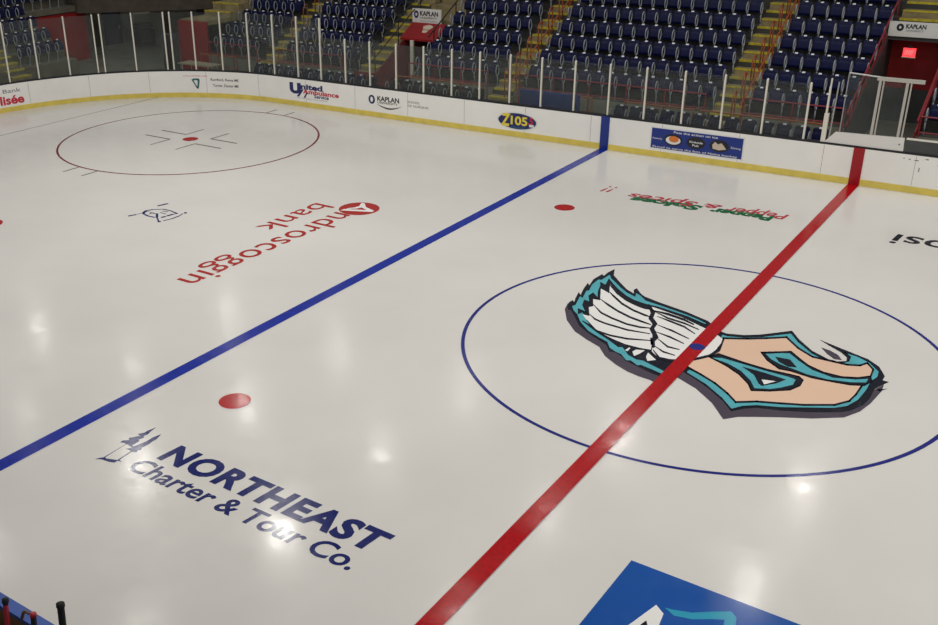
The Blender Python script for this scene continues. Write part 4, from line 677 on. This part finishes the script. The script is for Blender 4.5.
# ------------------------------------------------------------------ passage under the left sign
def wall(mb, name, m):
    o = mb.build(name, m); tag(o, kind='structure'); return o
sl = lambda y: ZR + (y-Y0)*RISE/PITCH
wall(MB().prism_x([(15.58,.2),(15.58,1.0),(18.9,sl(18.9)),(18.9,.2)], -19.0,-18.95), 'wall_passage_left', M['wall_maroon'])
wall(MB().box(-20.0,-18.95,15.52,15.58,.2,1.05), 'wall_passage_front', M['wall_maroon'])
wall(MB().box(-19.0,-17.25,20.2,20.3,.2,2.5), 'wall_passage_back', M['wall_maroon'])
wall(MB().prism_x([(15.6,.2),(15.6,1.0),(18.9,sl(18.9)),(18.9,.2)], -17.28,-17.23), 'wall_passage_right', M['concrete_grey'])
o = MB().box(-18.62,-18.48,17.6,17.7,.2,2.1).build('door_post', M['post']); tag(o, 'pale door post under the red canopy', 'post')
cn = MB().prism_x([(17.66,2.08),(17.66,2.16),(18.58,2.68),(18.58,2.58)], -19.15,-17.42).build('canopy', M['canopy_red']); tag(cn, 'red sloping canopy under the left KAPLAN sign', 'canopy')
cm = MB()
def on_canopy(x, t, h=.004): return (x, 17.66 + .92*t, 2.16 + .52*t + h)
for pts in ([(-.36,.78),(-.18,.86),(.0,.89),(.18,.86),(.36,.78),(.22,.60),(-.22,.60)],[(-.20,.56),(.20,.56),(.14,.40),(-.14,.40)]):
    cm.add([on_canopy(-18.22 + x*.7, t) for x, t in pts], [list(range(len(pts)))])
cm.build('canopy_crest', M['print_tan'], cn)
def wall_text(name, txt, x0, x1, y, z, cap, m, parent, bold=0.0):
    vs, fs, wd = text_mesh(txt, bold); k = (x1-x0)/wd
    return MB().add([(x0 + px*k, y, z + py*cap) for px, py in vs], fs).build(name, m, parent)
def uni_sign(x0, x1, y, z0, z1, label, full=True):
    s = MB().box(x0, x1, y, y+.06, z0, z1).build('sign_board', M['sign']); tag(s, label, 'sign'); h = z1-z0; wd = x1-x0
    yy = y-.004; cx_ = x0+.14*wd
    MB().add([(cx_+.09*wd*math.cos(a)*.9, yy, z0+.62*h+.25*h*math.sin(a)) for a in [2*PI*k/24 for k in range(24)]], [list(range(24))]).build('ring_mark', M['print_navy'], s)
    MB().add([(cx_+.035*wd*math.cos(a), yy-.003, z0+.62*h+.11*h*math.sin(a)) for a in [2*PI*k/24 for k in range(24)]], [list(range(24))]).build('ring_mark_hole', M['sign'], s)
    wall_text('lettering', 'KAPLAN', x0+.27*wd, x0+.90*wd, yy, z0+.56*h, .28*h, M['print_black'], s, .035)
    wall_text('lettering', 'UNIVERSITY', x0+.28*wd, x0+.86*wd, yy, z0+.36*h, .12*h, M['print_black'], s, .01)
    wall_text('lettering', 'SCHOOL OF NURSING', x0+.28*wd, x0+.86*wd, yy, z0+.16*h, .09*h, M['print_grey'], s, .0)
    return s
uni_sign(-19.16,-17.74,18.60,2.62,3.24,'white KAPLAN sign above the red canopy')

# passage with the exit sign at center ice
wall(MB().prism_x([(15.6,.2),(15.6,1.0),(19.8,sl(19.8)),(19.8,.2)], -.98,-.93), 'wall_exit_left', M['slate'])
wall(MB().prism_x([(15.6,.2),(15.6,1.0),(19.8,sl(19.8)),(19.8,.2)], .95,1.0), 'wall_exit_right', M['wall_maroon'])
wall(MB().box(-.98,1.0,21.0,21.1,1.35,3.2), 'wall_exit_back', M['wall_red']); wall(MB().box(-.98,1.0,20.95,21.1,.2,1.35), 'wall_exit_base', M['slate'])
for x in (-.98, .97): 
    tt = MB().prism_x([(15.55,1.02),(15.55,1.14),(19.8,sl(19.8)+.14),(19.8,sl(19.8)+.02)], x-.01, x+.03).build('trim_1', M['rail_red']); tag(tt, kind='structure')
sg = MB().box(-.96,1.3,19.72,19.79,3.25,3.72).build('sign_board', M['sign']); tag(sg, 'white KAPLAN sign above the red exit sign at the right', 'sign')
wall_text('lettering', 'KAPLAN', -.45,.15,19.715,3.52,.13, M['print_black'], sg, .035)
wall_text('lettering', 'UNIVERSITY', -.43,.10,19.715,3.42,.06, M['print_grey'], sg, .01)
MB().add([(-.62+.11*math.cos(a), 19.715, 3.54+.12*math.sin(a)) for a in [2*PI*k/24 for k in range(24)]], [list(range(24))]).build('ring_mark', M['print_black'], sg)
MB().add([(-.62+.035*math.cos(a), 19.712, 3.54+.045*math.sin(a)) for a in [2*PI*k/24 for k in range(24)]], [list(range(24))]).build('ring_mark_hole', M['sign'], sg)
es = MB().box(-.44,-.06,19.93,20.0,2.58,2.86).build('exit_sign', M['exit']); tag(es, 'glowing red EXIT sign in the doorway under the right KAPLAN sign', 'exit sign')
wall_text('lettering', 'EXIT', -.38,-.12,19.925,2.655,.13, M['print_white'], es, .03)
MB().box(-.30,-.20,19.94,19.99,2.86,2.95).build('hanger', M['dark'], es); MB().box(-.46,-.04,19.93,20.0,2.55,2.58).build('base_strip', M['print_tan'], es)

# ------------------------------------------------------------------ far corner: end stand, red walls, ice machine passage
def eprof(k0, k1, bottom):
    prof = [(ex(k0), bottom)]
    for k in range(k0, k1+1): prof += [(ex(k), rz(k)), (ex(k+1), rz(k))]
    return prof + [(ex(k1+1), bottom)]
for y0, y1, k0, k1, bt in ((5.5,8.15,0,8,.2),(8.15,12.0,0,8,.2),(12.0,15.0,4,8,2.55)):
    tag(MB().prism_y(eprof(k0,k1,bt), y0, y1).build('floor_terrace', M['concrete']), kind='structure')
st = MB()
for k in range(0, 7):
    st.box(ex(k)-.01, ex(k)+PITCH/2, 8.2, 9.15, rz(k)-RISE, rz(k)-RISE/2)
o = st.build('aisle_stairs', M['stair']); tag(o, 'tan aisle stairs with yellow step edges in the end stand at far left', 'stairs')
for k in range(0, 7):
    MB().box(ex(k)-.10, ex(k)+.012, 8.2, 9.15, rz(k)-.06, rz(k)+.012).build('step_nosing', M['nosing'], o)
    MB().box(ex(k)+PITCH/2-.08, ex(k)+PITCH/2+.012, 8.2, 9.15, rz(k)-RISE/2-.05, rz(k)-RISE/2+.01).build('step_nosing', M['nosing'], o)
wall(MB().box(-36.6,-36.5,12.0,15.5,.2,2.5), 'wall_corner_left', M['wall_red'])
wall(MB().box(-30.1,-28.3,15.55,15.65,.2,2.45), 'wall_corner_right', M['wall_red'])
wall(MB().box(-30.1,-28.3,15.65,19.0,2.3,2.5), 'wall_corner_roof', M['stair'])
wall(MB().box(-30.1,-30.0,15.65,24,.2,2.5), 'wall_corner_side', M['slate'])
st = MB()
for k in range(0, 8): st.box(-29.98,-28.32, 17.2+.6*k, 17.8+.6*k, 2.5, 2.7+.3*k)
o = st.build('aisle_stairs', M['stair']); tag(o, 'tan stairs above the red wall right of the ice machine passage', 'stairs')
for k in range(0, 8): MB().box(-30.0,-28.32, 17.19+.6*k, 17.27+.6*k, 2.66+.3*k, 2.712+.3*k).build('step_nosing', M['nosing'], o)
wall(MB().box(-39.1,-39.0,12,26,.2,4.5), 'wall_passage_far', M['concrete'])
wall(MB().box(-39.0,-28.0,25.5,25.6,.2,5), 'wall_passage_end', M['dark'])
bm = MB().hexa([(-36.6,14.9,2.45),(-36.3,14.9,2.45),(-30.0,20.6,2.45),(-30.3,20.6,2.45)],[(-36.6,14.9,3.3),(-36.3,14.9,3.3),(-30.0,20.6,3.3),(-30.3,20.6,3.3)])
wall(bm, 'wall_passage_lintel', M['beam'])
b = MB().hexa([(-39.0,14.9,3.3),(-36.4,14.9,3.3),(-30.0,20.6,3.3),(-32.0,25,3.3)],[(-39.0,14.9,3.4),(-36.4,14.9,3.4),(-30.0,20.6,3.4),(-32.0,25,3.4)])
tag(b.build('ceiling', M['dark']), kind='structure')
# door with round window and lamp in the passage
dr = MB().box(-38.98,-38.94,18.55,19.75,.2,2.15).build('passage_door', M['navy_door']); tag(dr, 'dark navy door in the back of the corner passage', 'door')
MB().tube([(-38.94,19.55,1.05),(-38.90,19.55,1.05)], .09, 14).build('door_handle', M['steel'], dr)
lp = MB().box(-39.0,-38.75,18.6,19.5,2.22,2.36).build('wall_lamp', M['lamp_glow']); tag(lp, 'small white lamp over the dark navy door', 'lamp')
# service cart
ct = empty('service_cart', (-37.3,19.8,.2), math.radians(-40)); tag(ct, 'dark service cart with white top box in the corner passage', 'cart')
b = MB(); b.box(-.9,.9,-.55,.55,.3,.95); b.hexa([(-.9,-.5,.95),(.3,-.5,.95),(.3,.5,.95),(-.9,.5,.95)],[(-.85,-.45,1.15),(.2,-.45,1.15),(.2,.45,1.15),(-.85,.45,1.15)]); b.build('body', M['dark'], ct, bevel=.05)
MB().box(-.75,.1,-.45,.45,1.15,1.62).build('top_box', M['wood'], ct, bevel=.03)
MB().box(-.95,.95,-.62,-.56,.42,.55).build('bumper', M['steel'], ct)
for x in (-.55,.55):
    MB().tube([(x,-.60,.72),(x,-.54,.72)], .08, 12).build('headlight', M['steel'], ct)
for x in (-.6,.6):
    for y in (-.5,.5): MB().tube([(x,y-.08,.22),(x,y+.08,.22)], .22, 16).build('wheel', M['tape'], ct)
# locker cabinet, table, bench
lk = MB().box(-30.7,-30.15,15.0,15.5,.2,1.85).build('locker_cabinet', M['slate'], bevel=.02); tag(lk, 'grey green locker cabinet beside the right red corner wall', 'cabinet')
MB().box(-30.4,-30.38,14.98,15.0,.3,1.75).build('door_seam', M['dark'], lk)
ft = empty('folding_table', (-27.3,13.95,.2)); tag(ft, 'beige folding table behind the curved glass', 'table')
MB().box(-1.0,1.0,-.35,.35,.72,.77).build('table_top', M['wood'], ft)
for x in (-.85,.85):
    for y in (-.28,.28): MB().tube([(x,y,0),(x*.92,y,.72)], .022).build('leg', M['post'], ft)
bx = MB(); bx.box(-26.2,-24.6,13.55,14.05,.2,.62)
o = bx.build('storage_chest', M['dark'], bevel=.03); tag(o, 'low dark chest behind the curved glass below the folding table', 'chest')
MB().box(-26.22,-24.58,13.53,14.07,.62,.67).build('lid', M['dark'], o)
# blue bench of the penalty box
tag(MB().box(-24.2,-.7,13.3,14.2,.2,.46).build('floor_platform', M['concrete_grey']), kind='structure')
pb = empty('penalty_bench', (-10.35,13.85,.46)); tag(pb, 'blue bench with tall back behind the glass left of the blue stripe', 'bench')
MB().box(-1.15,1.15,.12,.19,.3,.98).build('backrest', M['blue_vinyl'], pb, bevel=.02); MB().box(-1.15,1.15,-.3,.14,.40,.47).build('seat', M['blue_vinyl'], pb, bevel=.02)
for x in (-1.05,0,1.05): MB().box(x-.03,x+.03,-.25,.12,0,.40).build('leg', M['dark'], pb)

# ------------------------------------------------------------------ near boards and sticks at the home bench
nb = MB().box(-9.5,8.5,-13.07,-12.97,0,1.02); nb = nb.build('dasher_boards', M['shaft_brown']); tag(nb, 'blue capped back of the near boards at the bottom left corner', 'boards')
MB().box(-9.5,8.5,-13.10,-12.95,1.02,1.07).build('cap_rail', M['near_blue'], nb)
b = MB(); b.box(-9.5,8.5,-17,-13.1,-.1,0); tag(b.build('floor', M['rubber']), kind='structure')
bs = empty('stick_rack', (-4.4,-13.45,0)); tag(bs, 'dark stick rack behind the near boards at the bottom left corner', 'rack')
MB().box(-1.5,2.6,-.18,.22,.0,.10).build('base', M['dark'], bs); MB().box(-1.5,2.6,-.16,-.10,.70,.78).build('crossbar', M['shaft_brown'], bs); MB().box(-1.5,2.6,.20,.26,.70,.78).build('crossbar', M['shaft_brown'], bs)
for x in (-1.46,2.56): MB().box(x-.04,x+.04,-.14,.2,.10,.78).build('upright', M['dark'], bs)
def stick(tip, foot, shaft, knob, label, wd=.024, tape_len=.10, tape_r=.030):
    tip = Vector(tip); foot = Vector(foot); d = (tip-foot); L = d.length; d.normalize()
    t = empty('hockey_stick', foot); tag(t, label, 'hockey stick', 'hockey sticks by the near boards')
    MB().tube([(0,0,0), d*(L-tape_len)], wd, 6).build('shaft', shaft, t, smooth=False)
    MB().tube([d*(L-tape_len), d*(L-tape_len+.02), d*(L-.06), d*(L-.045), d*(L-.01), d*L], [tape_r*.8, tape_r*.9, tape_r*.9, tape_r*1.1, tape_r*1.05, tape_r*.6], 10).build('taped_knob', knob, t, smooth=True)
    return t
stick((-3.20,-13.22,1.43), (-3.10,-13.43,.102), M['shaft_red'], M['tape'], 'red hockey stick with black knob, leftmost by the near boards', .030, .08, .036)
s2 = stick((-2.70,-13.22,1.47), (-2.62,-13.43,.102), M['tape'], M['shaft_red'], 'black hockey stick with red end cap in the bottom left corner', .032, .04, .034)
MB().tube([Vector((-2.73,-13.23,1.44))-s2.location + Vector((-.02-.16*k/6, -.01, .03*math.sin(PI*k/6*.9)-.15*(k/6)**2)) for k in range(7)], .018, 6).build('wrist_loop', M['shaft_brown'], s2)
stick((-2.19,-13.20,1.83), (-2.02,-13.43,.102), M['tape'], M['tape'], 'black taped hockey stick standing alone, tallest of the three', .038, .30, .043)
